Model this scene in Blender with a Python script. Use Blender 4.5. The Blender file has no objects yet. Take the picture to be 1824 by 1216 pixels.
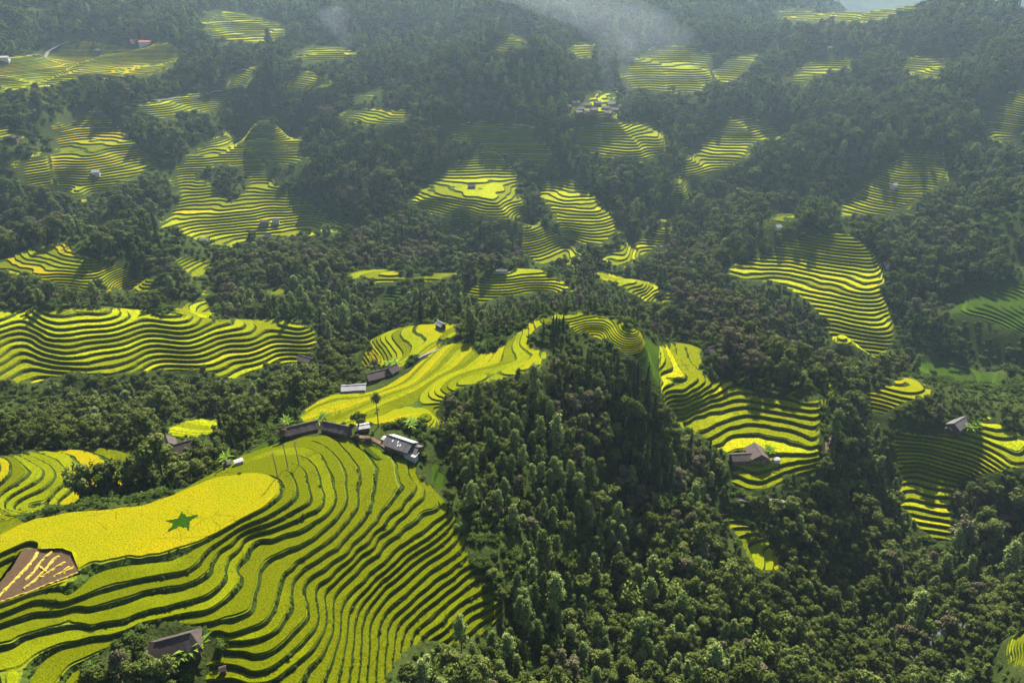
import bpy, math, random
import numpy as np
from mathutils import Vector, Matrix
random.seed(7)
RNG = np.random.default_rng(11)
SC = bpy.context.scene
COL = SC.collection

# ------------------------------------------------------------------ camera
PITCH = math.radians(27.0)
FPX, CX, CY = 1250.0, 912.0, 608.0          # focal length and centre, in the photograph's pixels
cam_d = bpy.data.cameras.new('camera')
cam_d.sensor_width = 36.0
cam_d.lens = 36.0 * FPX / 1824.0
cam_d.clip_start = 1.0
cam_d.clip_end = 12000.0
cam = bpy.data.objects.new('camera', cam_d)
cam.rotation_euler = (math.radians(90) - PITCH, 0, 0)
COL.objects.link(cam)
SC.camera = cam

# ------------------------------------------------------------------ sky, sun, exposure
SUN_EL, SUN_AZ = math.radians(42.0), math.radians(9.0)     # azimuth clockwise from straight ahead (+Y)
world = bpy.data.worlds.new('World')
SC.world = world
world.use_nodes = True
wn = world.node_tree
sky_n = wn.nodes.new('ShaderNodeTexSky')
sky_n.sky_type = 'NISHITA'
sky_n.sun_disc = False
sky_n.sun_elevation = SUN_EL
sky_n.sun_rotation = SUN_AZ
bg = wn.nodes['Background']
bg.inputs['Strength'].default_value = 0.05
wn.links.new(sky_n.outputs['Color'], bg.inputs['Color'])
sun_d = bpy.data.lights.new('sun', 'SUN')
sun_d.energy = 5.0
sun_d.angle = math.radians(0.5)
sun_d.color = (1.0, 0.94, 0.82)
sun = bpy.data.objects.new('sun', sun_d)
sdir = Vector((math.sin(SUN_AZ) * math.cos(SUN_EL), math.cos(SUN_AZ) * math.cos(SUN_EL), math.sin(SUN_EL)))
sun.rotation_euler = sdir.to_track_quat('Z', 'Y').to_euler()
sun.location = sdir * 900
COL.objects.link(sun)
vs = SC.view_settings
vs.view_transform = 'Standard'
vs.look = 'None'
vs.gamma = 1.0
vs.use_curve_mapping = False
vs.exposure = 2.0
SC.cycles.use_denoising = True
SC.cycles.max_bounces = 6
SC.cycles.diffuse_bounces = 1
SC.cycles.glossy_bounces = 1
SC.cycles.transmission_bounces = 4
SC.cycles.volume_bounces = 0
SC.cycles.transparent_max_bounces = 8
SC.cycles.caustics_reflective = False
SC.cycles.caustics_refractive = False

# ------------------------------------------------------------------ camera geometry helpers
CP, SP = math.cos(PITCH), math.sin(PITCH)

def ray(u, v):
    a, b = (np.asarray(u, float) - CX) / FPX, -(np.asarray(v, float) - CY) / FPX
    return a, CP + b * SP, -SP + b * CP

def at_z(u, v, z):
    dx, dy, dz = ray(u, v)
    t = z / dz
    return dx * t, dy * t, z

def project(x, y, z):
    d = y * CP - z * SP
    up = y * SP + z * CP
    d = np.maximum(d, 1e-3)
    return CX + FPX * x / d, CY - FPX * up / d

# ------------------------------------------------------------------ terrain: control contours and points (u, v, z)
PTS = []
def contour(z, pts, n=1):
    pts = np.array(pts, float)
    out = [pts[0]]
    for a, b in zip(pts[:-1], pts[1:]):
        m = max(1, int(np.hypot(*(b - a)) // 26))
        for i in range(1, m + 1):
            out.append(a + (b - a) * i / m)
    for u, v in out:
        PTS.append(at_z(u, v, z))
def spot(*uvz):
    for u, v, z in uvz:
        PTS.append(at_z(u, v, z))
def world_pt(*xyz):
    for p in xyz:
        PTS.append(p)

def spur(u0, v0, z0, g, c, m, pts):
    """A hillside that falls towards the viewer by g from a crest point, its axis slanting by m, its flanks dropping by c."""
    x0, y0, _ = (float(q) for q in at_z(u0, v0, z0))
    for u, v in pts:
        dx, dy, dz = (float(q) for q in ray(u, v))
        lo, hi = 60.0, 4000.0
        t = np.linspace(0.55 * y0, 1.15 * y0, 900) / dy
        f = t * dz - (z0 + g * (t * dy - y0) - c * np.abs(t * dx - x0 - m * (t * dy - y0)) ** 1.6)
        k = int(np.argmax(f < 0))
        if k > 0:
            PTS.append((dx * t[k], dy * t[k], dz * t[k]))

S1, Z1 = 1.17, -128.0
def L(k): return Z1 - S1 * (k + 1) + 0.02
contour(Z1 + .02, [(144,1017),(192,1000),(239,992),(291,985),(342,971),(393,947),(448,915),(481,896),(498,879),(502,865),(491,851),(471,844),(440,843),(376,853),(308,882),(256,901),(120,913),(51,928)])
spot((100,950,-127.1),(200,940,-127.0),(320,925,-127.0),(400,895,-127.0),(450,870,-127.0),(420,905,-127.0),(440,893,-127.0),(400,920,-127.1),(430,878,-127),(470,872,-127.2),(360,932,-127.1),(300,955,-127.2),(120,985,-127.2),(60,990,-127.4),(0,985,-127.6),(-60,1000,-128.2),(250,960,-127.1))
contour(Z1 + .02, [(140,1030),(70,1050),(0,1077),(-60,1098)])
contour(L(0), [(-60,1122),(0,1092),(60,1068),(113,1074),(171,1053),(222,1038),(274,1028),(301,1022),(328,1019),(356,1000),(369,982),(385,968),(408,954)])
contour(L(1), [(-60,1135),(0,1112),(60,1095),(120,1083),(161,1083),(205,1072),(256,1053),(308,1044),(342,1033),(366,1022),(379,1002),(396,977),(423,954),(464,937),(505,921),(546,897),(551,885),(545,858),(538,834),(520,826),(490,825),(440,835),(400,845),(340,870)])
contour(L(2), [(-50,1165),(7,1149),(48,1130),(127,1111),(164,1113),(232,1101),(274,1084),(300,1080),(351,1067),(389,1046),(403,1022),(413,992),(433,968),(464,947),(505,935),(570,903),(574,889),(570,868),(560,834),(540,814),(510,810),(460,818),(410,836)])
contour(L(3), [(0,1240),(20,1214),(44,1183),(75,1159),(120,1145),(171,1133),(212,1128),(256,1108),(300,1099),(351,1091),(389,1077),(413,1053),(418,1022),(423,1002),(444,971),(505,954),(539,944),(584,913),(597,889),(590,860),(580,827),(560,803),(530,796),(480,804)])
contour(L(4), [(100,1216),(130,1180),(200,1150),(260,1125),(320,1115),(368,1110),(403,1101),(447,1087),(452,1050),(457,1022),(464,1009),(485,991),(505,981),(546,966),(574,944),(608,909),(618,889),(615,851),(601,820),(575,793),(545,785)])
contour(L(5), [(372,1127),(403,1128),(437,1125),(468,1111),(481,1091),(495,1067),(502,1039),(519,1012),(539,995),(574,971),(608,940),(628,913),(635,885),(639,851),(628,817),(600,786)])
contour(L(6), [(392,1139),(437,1140),(471,1133),(498,1115),(512,1091),(517,1056),(522,1036),(539,1015),(574,991),(608,968),(642,927),(659,892),(664,851),(652,810),(620,784)])
contour(L(7), [(406,1157),(437,1162),(471,1162),(498,1149),(526,1118),(544,1097),(544,1074),(541,1046),(556,1026),(591,1002),(625,971),(659,937),(693,892),(707,858),(700,817)])
contour(L(8), [(368,1185),(403,1183),(437,1193),(471,1193),(505,1173),(539,1142),(562,1115),(563,1074),(563,1050),(591,1026),(625,998),(659,964),(710,909),(741,865)])
contour(L(9), [(368,1212),(420,1207),(471,1214),(512,1193),(553,1159),(574,1125),(579,1091),(579,1053),(601,1033),(642,991),(676,954),(727,909),(753,882)])
contour(L(10), [(535,1216),(550,1190),(580,1150),(593,1110),(593,1065),(611,1041),(638,1014),(677,979),(716,940),(748,912),(775,887)])
contour(L(11), [(575,1216),(590,1175),(605,1130),(607,1085),(619,1061),(658,1026),(697,990),(728,963),(756,943),(795,912)])
contour(L(13), [(619,1216),(630,1131),(634,1100),(646,1073),(677,1037),(709,1010),(736,987),(779,959),(810,924)])
contour(L(15), [(652,1216),(658,1120),(666,1096),(689,1065),(728,1030),(767,998),(795,979),(820,947)])
contour(L(17), [(690,1216),(685,1170),(693,1112),(717,1084),(756,1049),(795,1022),(830,994)])
contour(L(19), [(715,1190),(713,1151),(724,1116),(756,1084),(803,1049),(850,1010)])
contour(L(21), [(748,1145),(779,1116),(814,1080),(863,1049)])
contour(L(23), [(779,1150),(810,1127),(850,1092),(889,1073)])
contour(L(25), [(850,1140),(870,1120),(897,1090)])
spot((452,1000,-133.2),(447,1020,-133.2),(440,1045,-133.2),(472,980,-133.25),(428,1068,-133.2),(400,1082,-133.25),(500,968,-133.2),(480,1040,-134.4),(470,1070,-134.4),(495,1000,-134.3),(440,1108,-134.5))
spot((250,1160,-135),(320,1150,-135.6),(300,1216,-138.5),(200,1216,-135.6))
# house yard and saddle behind the foreground hill
spot((690,805,-137.8),(720,795,-138.0),(745,780,-138.2),(650,775,-136.9),(600,765,-136.7),(540,768,-137),(500,790,-137.6),(770,820,-141.5),(780,870,-143.5),(700,765,-138.0),(640,758,-137.6))
spot((440,805,-142),(400,825,-143),(330,850,-145.5),(300,865,-146))
# left valley with yellow fields
spot((-60,830,-141),(0,835,-142.5),(240,830,-149.5),(0,905,-144),(70,905,-146.2),(140,895,-147.6),(200,885,-147),(250,878,-147.5),(-60,900,-142),(20,940,-135),(-20,960,-132),(30,1000,-130),(-30,1030,-130.3))
contour(-143.5, [(0,858),(18,835),(14,818)])
contour(-145.5, [(10,905),(45,868),(75,838),(40,815)])
contour(-147.5, [(50,910),(95,880),(112,855),(105,832),(70,808)])
contour(-149.3, [(120,900),(150,875),(175,845),(165,825),(140,803)])
spot((315,820,-150.5),(270,775,-157),(330,785,-158),(400,790,-152),(450,790,-147),(320,745,-170),(370,742,-170.5),(340,770,-166),(400,752,-170),(440,760,-162),(100,780,-158),(200,780,-160),(0,790,-150),(-60,790,-148))
spot((0,740,-172),(100,740,-178),(200,740,-180),(300,720,-183),(0,700,-176),(100,700,-180),(200,700,-181.5),(320,690,-184),(420,700,-184),(480,690,-186),(480,730,-172),(540,700,-172),(-60,710,-172))
# middle-left terraced hill
spot((-60,562,-167),(0,556,-166),(100,551,-163.5),(200,549,-161.5),(300,559,-165),(400,570,-169),(480,569,-170.5),(550,580,-174.5))
spot((0,610,-169.5),(100,600,-168),(200,600,-168),(300,610,-171.5),(400,615,-175.5),(500,610,-177.5),(560,620,-182),(0,650,-172.5),(100,645,-173),(200,640,-173.3),(300,640,-176),(400,645,-180),(500,640,-182.5),(0,680,-175),(200,668,-176),(400,672,-182.5),(470,655,-183),(560,650,-186))
world_pt((-330,400,-186),(-230,395,-181),(-130,395,-186),(-80,400,-190),(-260,440,-190))
# forest between
spot((600,640,-186),(620,600,-187),(580,560,-187),(640,560,-186),(700,560,-184),(560,530,-188),(480,540,-188),(400,540,-188),(620,690,-160),(570,680,-176))
# field in the centre (crest of the ridge) 
spot((540,747,-144.5),(600,757,-141.5),(680,752,-139.5),(745,767,-139.3),(775,738,-139.0),(795,702,-138.6),(850,682,-137.3),(930,666,-137.2),(960,652,-136.9),
     (560,725,-146),(600,700,-148),(650,697,-147.8),(700,682,-147),(735,655,-146.5),(790,618,-145.2),(830,608,-143),(600,730,-144.3),(640,735,-142.2),(700,725,-140.6),(650,715,-144.2),
     (700,702,-143),(750,700,-140.6),(780,668,-141.8),(740,680,-144.2),(820,655,-140.8),(850,640,-140.3),(880,650,-138.4),(900,622,-138.7),(845,615,-142),(900,612,-139),(930,590,-137.6),(960,568,-135.6),(1000,560,-134.6),(1040,558,-134.6),(1090,568,-135.6),(1140,590,-138),(1150,615,-140.5),(1130,645,-143),(1100,620,-139.5),(1060,600,-141),(1030,580,-137),(985,600,-137.2),(960,610,-136.9),(748,734,-139.95),(942,636,-137.55),(925,645,-137.7),(800,760,-146))
world_pt((-10,320,-152),(30,325,-152),(-60,330,-160),(70,325,-158),(0,370,-176),(60,380,-176),(-60,380,-178),(110,340,-172))
# small field left of the ridge
spot((790,578,-152),(740,580,-152.5),(690,592,-155),(660,605,-159),(740,605,-152.8),(700,620,-155),(665,640,-160.5),(730,635,-152.5),(690,655,-153),(640,630,-168),(650,655,-164),(780,600,-151.5))
# forest slope right of the foreground hill
spot((820,740,-142),(850,780,-145),(850,850,-147),(870,900,-149),(900,950,-152),(930,1020,-156.5),(930,1100,-164),(830,1180,-156),(900,1200,-163),(750,1216,-149),
     (870,720,-142),(930,700,-141.3),(950,760,-147),(950,850,-153),(950,950,-159),(1000,720,-148),(1000,800,-155),(1000,900,-163),(1000,1000,-171),(1000,1100,-179),(1000,1200,-180),
     (1000,660,-141),(1050,650,-144.5),(1060,720,-152.5),(1060,800,-163),(1060,900,-172),(1100,700,-152),(1100,800,-166),(1100,900,-183),(1100,1000,-190),(1100,1100,-195),
     (1150,680,-151),(1160,720,-157),(1165,800,-169),(1175,900,-182))
spot((1215,850,-183),(1200,1000,-189),(1200,1100,-191),(1200,1200,-187),(1300,940,-196),(1350,970,-199),(1380,1010,-201),(1270,880,-189.5),(1330,1100,-200),(1330,1200,-194))
# right-hand terraced spur
contour(-164.56, [(1176,670),(1198,655),(1190,630),(1182,614)])
contour(-167.04, [(1178,705),(1210,695),(1232,683),(1222,660),(1205,635),(1195,613)])
contour(-169.52, [(1185,725),(1220,708),(1250,692),(1262,680),(1245,655),(1230,632),(1222,612)])
contour(-175.72, [(1200,745),(1260,720),(1320,705),(1370,712),(1440,725),(1462,722)])
contour(-178.20, [(1230,765),(1290,740),(1340,728),(1400,740),(1455,748)])
contour(-181.92, [(1255,800),(1300,775),(1340,768),(1390,775),(1455,790)])
contour(-185.02, [(1315,830),(1350,838),(1400,822),(1455,815)])
contour(-187.50, [(1305,852),(1330,864),(1380,858)])
spot((1258,628,-171),(1300,680,-173.5),(1350,702,-175),(1400,702,-175),(1450,688,-175.6),(1488,684,-177),(1340,893,-190.5),(1400,893,-192),(1480,760,-185),(1500,830,-194),(1480,900,-202))
world_pt((100,350,-186),(150,340,-188),(190,335,-192),(60,420,-192),(130,400,-186),(200,390,-196))
spot((1450,1000,-212),(1450,1100,-216),(1450,1200,-211),(1600,1000,-226),(1600,1100,-234),(1600,1200,-228),(1700,1200,-226),(1700,1080,-232),(1760,1120,-216),(1810,1150,-200),(1850,1170,-192),(1850,1100,-205),(1760,1200,-214),(1520,900,-217))
spot((1575,690,-189),(1620,675,-188),(1670,705,-191),(1550,725,-196),(1600,730,-194),(1560,760,-202),(1600,790,-205),(1640,760,-198),(1700,757,-198),(1740,745,-195),(1790,765,-196.5),(1850,800,-199),(1850,850,-204),(1800,840,-203),(1750,800,-201.5),(1700,800,-204),(1640,820,-211),(1610,850,-216),(1660,870,-217),(1720,860,-214),(1690,920,-222),(1640,920,-223),(1690,970,-228),(1560,860,-214),(1780,930,-222),(1850,950,-222),(1750,1000,-228))
world_pt((260,340,-204),(300,350,-206),(330,350,-206),(250,380,-214),(320,390,-220))
# beyond the valley, right
spot((1680,660,-232),(1750,690,-235),(1840,710,-236),(1650,640,-231),(1800,640,-226),(1700,600,-222),(1800,600,-214),(1700,545,-208),(1800,570,-206),(1840,590,-206),(1800,530,-200),(1820,465,-186),(1800,420,-174),(1700,480,-196))
spur(1480, 414, -174, .37, .012, -.35, [(1365,455),(1420,432),(1470,422),(1520,425),(1550,450),(1310,480),(1350,470),(1410,470),(1470,470),(1530,470),(1570,490),(1300,492),(1380,503),(1440,510),(1500,515),(1565,520),(1450,550),(1510,560),(1570,565),(1480,590),(1540,595),(1590,600),(1500,620),(1550,645)])
spot((1640,560,-222),(1620,500,-206),(1620,440,-196),(1380,395,-171),(1350,430,-182),(1270,450,-198),(1330,540,-206))
spot((1250,585,-187),(1300,560,-190),(1350,590,-198),(1400,600,-205),(1180,560,-182),(1120,545,-180),(1250,500,-206),(1160,520,-202),(1120,500,-204),(1200,540,-200),(1450,640,-214),(1500,660,-210))
spot((1090,450,-204),(1130,430,-205),(1180,410,-204),(1080,485,-205),(1140,470,-212),(1200,470,-212),(1220,420,-206),(1250,380,-200))
# centre: shaded fields and yellow knolls
spot((640,485,-177),(690,485,-177),(760,487,-178),(820,487,-178),(700,500,-180),(760,505,-181),(690,530,-186),(720,540,-186),(900,482,-172.5),(950,478,-171.5),(1000,500,-176),(1040,520,-182),(870,500,-177),(940,510,-180),(880,530,-184.5),(830,530,-185),(980,522,-183),(900,560,-181),(800,550,-184),(1050,545,-184))
world_pt((-60,480,-192),(0,475,-186),(40,480,-188),(-140,490,-190),(100,480,-196))
spot((750,430,-195),(650,430,-196),(850,430,-196),(700,400,-190),(820,410,-192),(620,470,-194),(560,470,-198),(900,440,-200),(960,470,-206),(1040,470,-206))
# upper left fields and forest hill
spot((125,434,-163),(60,442,-165),(0,462,-168),(-60,470,-169),(60,470,-169),(130,465,-167.5),(200,475,-171),(260,495,-175.5),(280,515,-179),(180,500,-174),(100,500,-174),(0,488,-172),(-60,500,-174),(0,520,-176),(100,530,-180),(200,530,-181))
spot((300,420,-172),(250,410,-168),(180,415,-165),(340,440,-178),(420,480,-192),(340,470,-184),(330,490,-187),(380,480,-188),(440,520,-189),(500,515,-187),(500,490,-192),(340,545,-188),(370,555,-189))
world_pt((-300,540,-200),(-200,560,-208),(-420,540,-196))
# far left spurs
spot((450,445,-205),(540,440,-206),(640,425,-204),(370,455,-206),(290,460,-204),(200,390,-196),(100,390,-192),(0,400,-186))
spur(400, 238, -143, .34, .005, 0, [(330,275),(365,255),(405,242),(440,262),(318,300),(360,290),(400,285),(450,295),(485,315),(310,340),(350,340),(400,340),(440,335),(500,340),(540,360),(300,385),(350,385),(410,385),(460,380),(530,380),(600,390),(320,425),(400,425),(470,420),(560,412)])
spot((300,375,-188),(620,370,-186),(600,330,-171),(560,300,-164))
spur(150, 198, -121, .30, .012, -.25, [(120,205),(150,202),(190,210),(95,255),(150,250),(210,255),(255,275),(100,300),(150,300),(200,300),(270,300),(110,340),(160,345),(210,335),(150,372),(230,362)])
spot((30,240,-128),(0,240,-126),(40,300,-152),(0,320,-158),(50,350,-168),(60,200,-114),(0,190,-108),(-60,250,-126),(-60,180,-104),(-60,340,-164))
spot((430,222,-144),(480,222,-144),(520,245,-153),(450,255,-158),(560,262,-160),(500,270,-164),(300,225,-130),(330,200,-124),(270,205,-124),(380,195,-124),(400,170,-116),(360,160,-112),(290,175,-115),(230,190,-118),(300,260,-146))
spot((60,110,-84),(0,110,-83),(0,160,-100),(60,150,-98),(130,75,-70),(200,90,-76),(260,80,-72),(300,110,-82),(250,135,-92),(180,125,-90),(330,95,-78),(150,160,-103),(60,175,-106),(0,60,-58),(100,40,-48),(200,30,-42),(300,40,-46),(0,10,-28),(150,5,-26),(330,10,-30))
spot((440,140,-98),(430,155,-104),(420,125,-94),(480,110,-88),(450,70,-68),(390,60,-62),(450,35,-49),(500,60,-64),(420,20,-38),(550,30,-44),(560,95,-80),(620,100,-82),(590,85,-75),(550,150,-100),(520,130,-95),(610,130,-92),(660,165,-107),(560,200,-122),(480,190,-116),(700,180,-110),(660,205,-119),(720,205,-119),(640,220,-126),(700,222,-126),(600,245,-142),(700,260,-141.5),(700,300,-158),(640,290,-157),(680,340,-172.6),(780,255,-144))
# spur in the middle distance
spur(865, 264, -144, .35, .016, 0, [(865,266),(800,293),(835,278),(890,280),(905,295),(765,325),(810,320),(860,315),(900,320),(922,335),(730,355),(790,350),(850,350),(900,355),(935,370),(715,385),(790,390),(850,390),(900,392),(945,400)])
spur(1000, 317, -165, .35, .014, .15, [(985,320),(1015,320),(960,340),(1000,345),(1045,345),(965,370),(1010,375),(1070,370),(985,405),(1035,415),(1090,405)])
spot((1120,340,-176),(1130,300,-160),(1140,380,-197),(940,420,-200),(1000,440,-205),(1130,250,-140))
spur(960, 214, -124, .5, 0, 0, [(770,222),(850,222),(940,220),(1020,222),(1100,220),(1180,220),(790,245),(870,242),(950,245),(1040,245),(1110,245),(1180,245),(900,270),(970,280),(1040,278),(1120,280)])
spot((860,200,-118),(940,200,-118),(1020,200,-118),(1100,200,-119),(940,130,-84.7),(860,140,-90),(1000,150,-96),(900,95,-67),(960,85,-61.7),(830,180,-110),(800,120,-84),(1060,180,-112),(1120,180,-114),(1050,150,-101),(760,160,-104),(740,120,-88))
spur(1310, 203, -128, .32, .010, .74, [(1285,225),(1330,215),(1395,235),(1240,260),(1290,255),(1345,255),(1215,310),(1250,305),(1300,290),(1200,350),(1230,345),(1192,388)])
spot((1240,385,-199),(1160,330,-173),(1200,250,-143),(1180,300,-162),(1300,335,-182),(1350,300,-164),(1300,380,-194),(1400,340,-180),(1400,280,-154),(1450,240,-138),(1240,200,-128))
spot((1190,85,-78),(1110,120,-92),(1190,120,-95),(1270,95,-82),(1120,160,-112),(1200,165,-115),(1280,165,-115),(1330,90,-78),(1300,130,-98),(1290,160,-112),(1350,120,-92),(1430,115,-90),(1480,105,-84),(1520,115,-88),(1430,155,-106),(1390,150,-104),(1480,140,-98),(1350,190,-122),(1500,180,-114),(1060,100,-80),(1030,80,-70),(1080,60,-62),(1000,110,-80))
spot((1640,100,-76),(1600,115,-84),(1690,120,-84),(1620,135,-92),(1670,140,-94),(1560,90,-72),(1550,150,-102),(1600,200,-120),(1520,240,-136),(1600,270,-146),(1650,275,-146),(1600,320,-164),(1650,340,-170),(1560,340,-172),(1560,390,-190),(1500,370,-184),(1500,330,-172),(1480,400,-190),(1690,330,-164),(1700,250,-136),(1700,180,-105),(1700,120,-80),(1780,160,-98),(1780,220,-126),(1840,170,-98),(1840,250,-136),(1780,255,-138),(1780,330,-160),(1700,400,-182),(1620,400,-192),(1780,400,-172),(1840,360,-158),(1650,440,-196),(1740,440,-184))
# skyline and far
spot((1000,40,-48),(900,30,-42),(1100,20,-38),(1200,40,-52),(1300,40,-52),(1400,60,-62),(1400,30,-46),(1500,40,-46),(700,60,-64),(620,60,-64),(800,40,-50),(700,20,-36),(500,10,-34),(900,5,-28),(1200,10,-32),(1600,30,-40),(1690,8,-26),(1750,40,-42),(1824,68,-58),(1900,90,-62))
world_pt((-1100,1500,60),(-600,1500,40),(0,1700,40),(400,1700,30),(620,1700,-30),(0,2400,150),(-900,2400,190),(500,2600,60))
world_pt((800,1250,-170),(1050,1500,-230),(1300,1700,-240),(1150,1950,-230),(1500,2600,-130),(1800,2400,-120),(2000,3500,150),(1200,3500,120),(2600,3000,120),(1500,2900,70),(1900,3000,110),(2300,3000,120),(1150,2900,60))
# beside and below the frame
world_pt((-60,80,-148),(0,80,-162),(60,90,-190),(120,100,-212),(-120,90,-136),(20,60,-170),(-40,50,-158),(200,120,-196),(-200,110,-128))
# guard points outside the frame: the sides go on as the edge does
P = np.array(PTS, float)
_u, _v = project(P[:, 0], P[:, 1], P[:, 2])
_r, _t = np.hypot(P[:, 0], P[:, 1]), np.arctan2(P[:, 0], P[:, 1])
ed = (np.abs(_u - CX) > 790) & (_r > 120)
G = []
for k in np.where(ed)[0]:
    for dt in (0.22, 0.5):
        tt = _t[k] + math.copysign(dt, _t[k])
        G.append((_r[k] * math.sin(tt), _r[k] * math.cos(tt), P[k, 2] + (6 if dt < .3 else 14) * min(1, _r[k] / 400)))
G += [(6000 * math.sin(t), 6000 * math.cos(t), 60) for t in np.linspace(-1.1, 1.1, 7)]
P = np.vstack([P, np.array(G)])
QT, QR = np.arctan2(P[:, 0], P[:, 1]), np.log(np.hypot(P[:, 0], P[:, 1]))
# merge near-duplicate control points
key = np.round(np.stack([QT, QR], 1) / 0.007).astype(int)
_, ix = np.unique(key[:, 0] * 100003 + key[:, 1], return_index=True)
QT, QR, QZ = QT[ix], QR[ix], P[ix, 2]

def tps_k(d2):
    return 0.5 * d2 * np.log(d2 + 1e-12)
n = len(QT)
K = tps_k((QT[:, None] - QT[None]) ** 2 + (QR[:, None] - QR[None]) ** 2)
A = np.zeros((n + 3, n + 3))
A[:n, :n] = K + np.diag(3e-6 + 2.5e-4 * np.clip((np.exp(QR) - 560) / 300, 0, 1))
A[:n, n], A[:n, n + 1], A[:n, n + 2] = 1, QT, QR
A[n:, :n] = A[:n, n:].T
W = np.linalg.solve(A, np.concatenate([QZ, np.zeros(3)]))

T0, T1, R0, R1, DG = -1.12, 1.12, math.log(48), math.log(6500), 0.004
SUB = 5
ct = np.arange(T0 - DG * SUB * 2, T1 + DG * SUB * 3, DG * SUB)
cr = np.arange(R0 - DG * SUB * 2, R1 + DG * SUB * 3, DG * SUB)
CT, CR = np.meshgrid(ct, cr, indexing='ij')
cz = np.empty(CT.size)
ft, fr = CT.ravel(), CR.ravel()
for i in range(0, ft.size, 4000):
    a, b = ft[i:i + 4000], fr[i:i + 4000]
    cz[i:i + 4000] = tps_k((a[:, None] - QT) ** 2 + (b[:, None] - QR) ** 2) @ W[:n] + W[n] + W[n + 1] * a + W[n + 2] * b
cz = cz.reshape(CT.shape)

def cr_w(f):
    return np.stack([-.5 * f + f * f - .5 * f ** 3, 1 - 2.5 * f * f + 1.5 * f ** 3, .5 * f + 2 * f * f - 1.5 * f ** 3, -.5 * f * f + .5 * f ** 3])

def bicubic(grid, gx, gy):
    """Catmull-Rom sample of grid at fractional indices gx, gy."""
    gx = np.clip(gx, 1, grid.shape[0] - 2.001)
    gy = np.clip(gy, 1, grid.shape[1] - 2.001)
    ix, iy = gx.astype(int), gy.astype(int)
    wx, wy = cr_w(gx - ix), cr_w(gy - iy)
    out = 0
    for i in range(4):
        row = 0
        for j in range(4):
            row = row + wy[j] * grid[np.clip(ix + i - 1, 0, grid.shape[0] - 1), np.clip(iy + j - 1, 0, grid.shape[1] - 1)]
        out = out + wx[i] * row
    return out

NOISE = RNG.random((257, 257))
NOISE[-1] = NOISE[0]
NOISE[:, -1] = NOISE[:, 0]
def vnoise(x, y):
    x, y = np.mod(x, 256), np.mod(y, 256)
    ix, iy = x.astype(int), y.astype(int)
    fx, fy = x - ix, y - iy
    fx, fy = fx * fx * fx * (fx * (fx * 6 - 15) + 10), fy * fy * fy * (fy * (fy * 6 - 15) + 10)
    a, b, c, d = NOISE[ix, iy], NOISE[ix + 1, iy], NOISE[ix, iy + 1], NOISE[ix + 1, iy + 1]
    return (a + (b - a) * fx) * (1 - fy) + (c + (d - c) * fx) * fy - 0.5
def fbm(x, y, s, o=3):
    v, a = 0, 1
    for k in range(o):
        v = v + a * vnoise(x / s + 17.3 * k, y / s + 31.7 * k)
        s, a = s / 2.03, a * .5
    return v

def smooth(e0, e1, x):
    t = np.clip((x - e0) / (e1 - e0), 0, 1)
    return t * t * (3 - 2 * t)

gt = np.arange(T0, T1 + 1e-9, DG)
gr = np.arange(R0, R1 + 1e-9, DG)
GT, GR = np.meshgrid(gt, gr, indexing='ij')
GZ = bicubic(cz, (GT - ct[0]) / (DG * SUB), (GR - cr[0]) / (DG * SUB))
GX, GY = np.exp(GR) * np.sin(GT), np.exp(GR) * np.cos(GT)
rr = np.exp(GR)
# natural spurs and gullies the control lines do not carry
GZ += (fbm(GX, GY, 75, 3) * 8.0 + (.16 - np.abs(fbm(GX + 70, GY + 40, 120, 2))) * 26.0) * smooth(360, 640, rr) + fbm(GX + 900, GY, 38, 2) * (2.6 * smooth(200, 420, rr)) + fbm(GX, GY + 500, 13, 2) * (.10 + .75 * smooth(300, 520, rr))
GZ += fbm(GX, GY, 260, 4) * 90 * smooth(1300, 2400, rr)
# alternating spurs down the middle-left hill
_m = smooth(-330, -250, GX) * (1 - smooth(-105, -60, GX)) * smooth(296, 325, GY) * (1 - smooth(370, 395, GY))
_q = (0.8 * GX + 0.6 * GY + 8 * fbm(GX, GY, 70, 2)) * 2 * math.pi / 56.0
GZ += 2.0 * _m * (np.sin(_q) + .45 * np.sin(2 * _q))

_p = (rr < 205) & (GT < -.25)
GZ[_p] = np.minimum(GZ[_p], -127.3 + .1 * (GZ[_p] + 127.3))

def H(x, y):
    x, y = np.asarray(x, float), np.asarray(y, float)
    return bicubic(GZ, (np.arctan2(x, y) - T0) / DG, (np.log(np.hypot(x, y)) - R0) / DG)

PU, PV = project(GX, GY, GZ)
# running maximum of slope gives what the ground itself hides
SLOPE = GZ / rr
RUN = np.maximum.accumulate(SLOPE, axis=1)
def hidden(x, y, z, slack=0.0):
    r = np.hypot(x, y)
    i = np.clip(((np.arctan2(x, y) - T0) / DG + .5).astype(int), 0, GZ.shape[0] - 1)
    j = np.clip(((np.log(r) - R0) / DG).astype(int) - 3, 0, GZ.shape[1] - 1)
    return z / r < RUN[i, j] - slack

def pick(u, v):
    """Where the line of sight through photo point (u, v) first meets the ground."""
    dx, dy, dz = (float(q) for q in ray(u, v))
    t = np.exp(np.linspace(math.log(60), math.log(4500), 2600))
    x, y, z = dx * t, dy * t, dz * t
    s = z - H(x, y)
    k = np.argmax(s < 0)
    if k == 0:
        return float(x[-1]), float(y[-1]), float(H(x[-1:], y[-1:])[0])
    f = s[k - 1] / (s[k - 1] - s[k])
    tt = t[k - 1] + f * (t[k] - t[k - 1])
    return dx * tt, dy * tt, dz * tt

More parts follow.
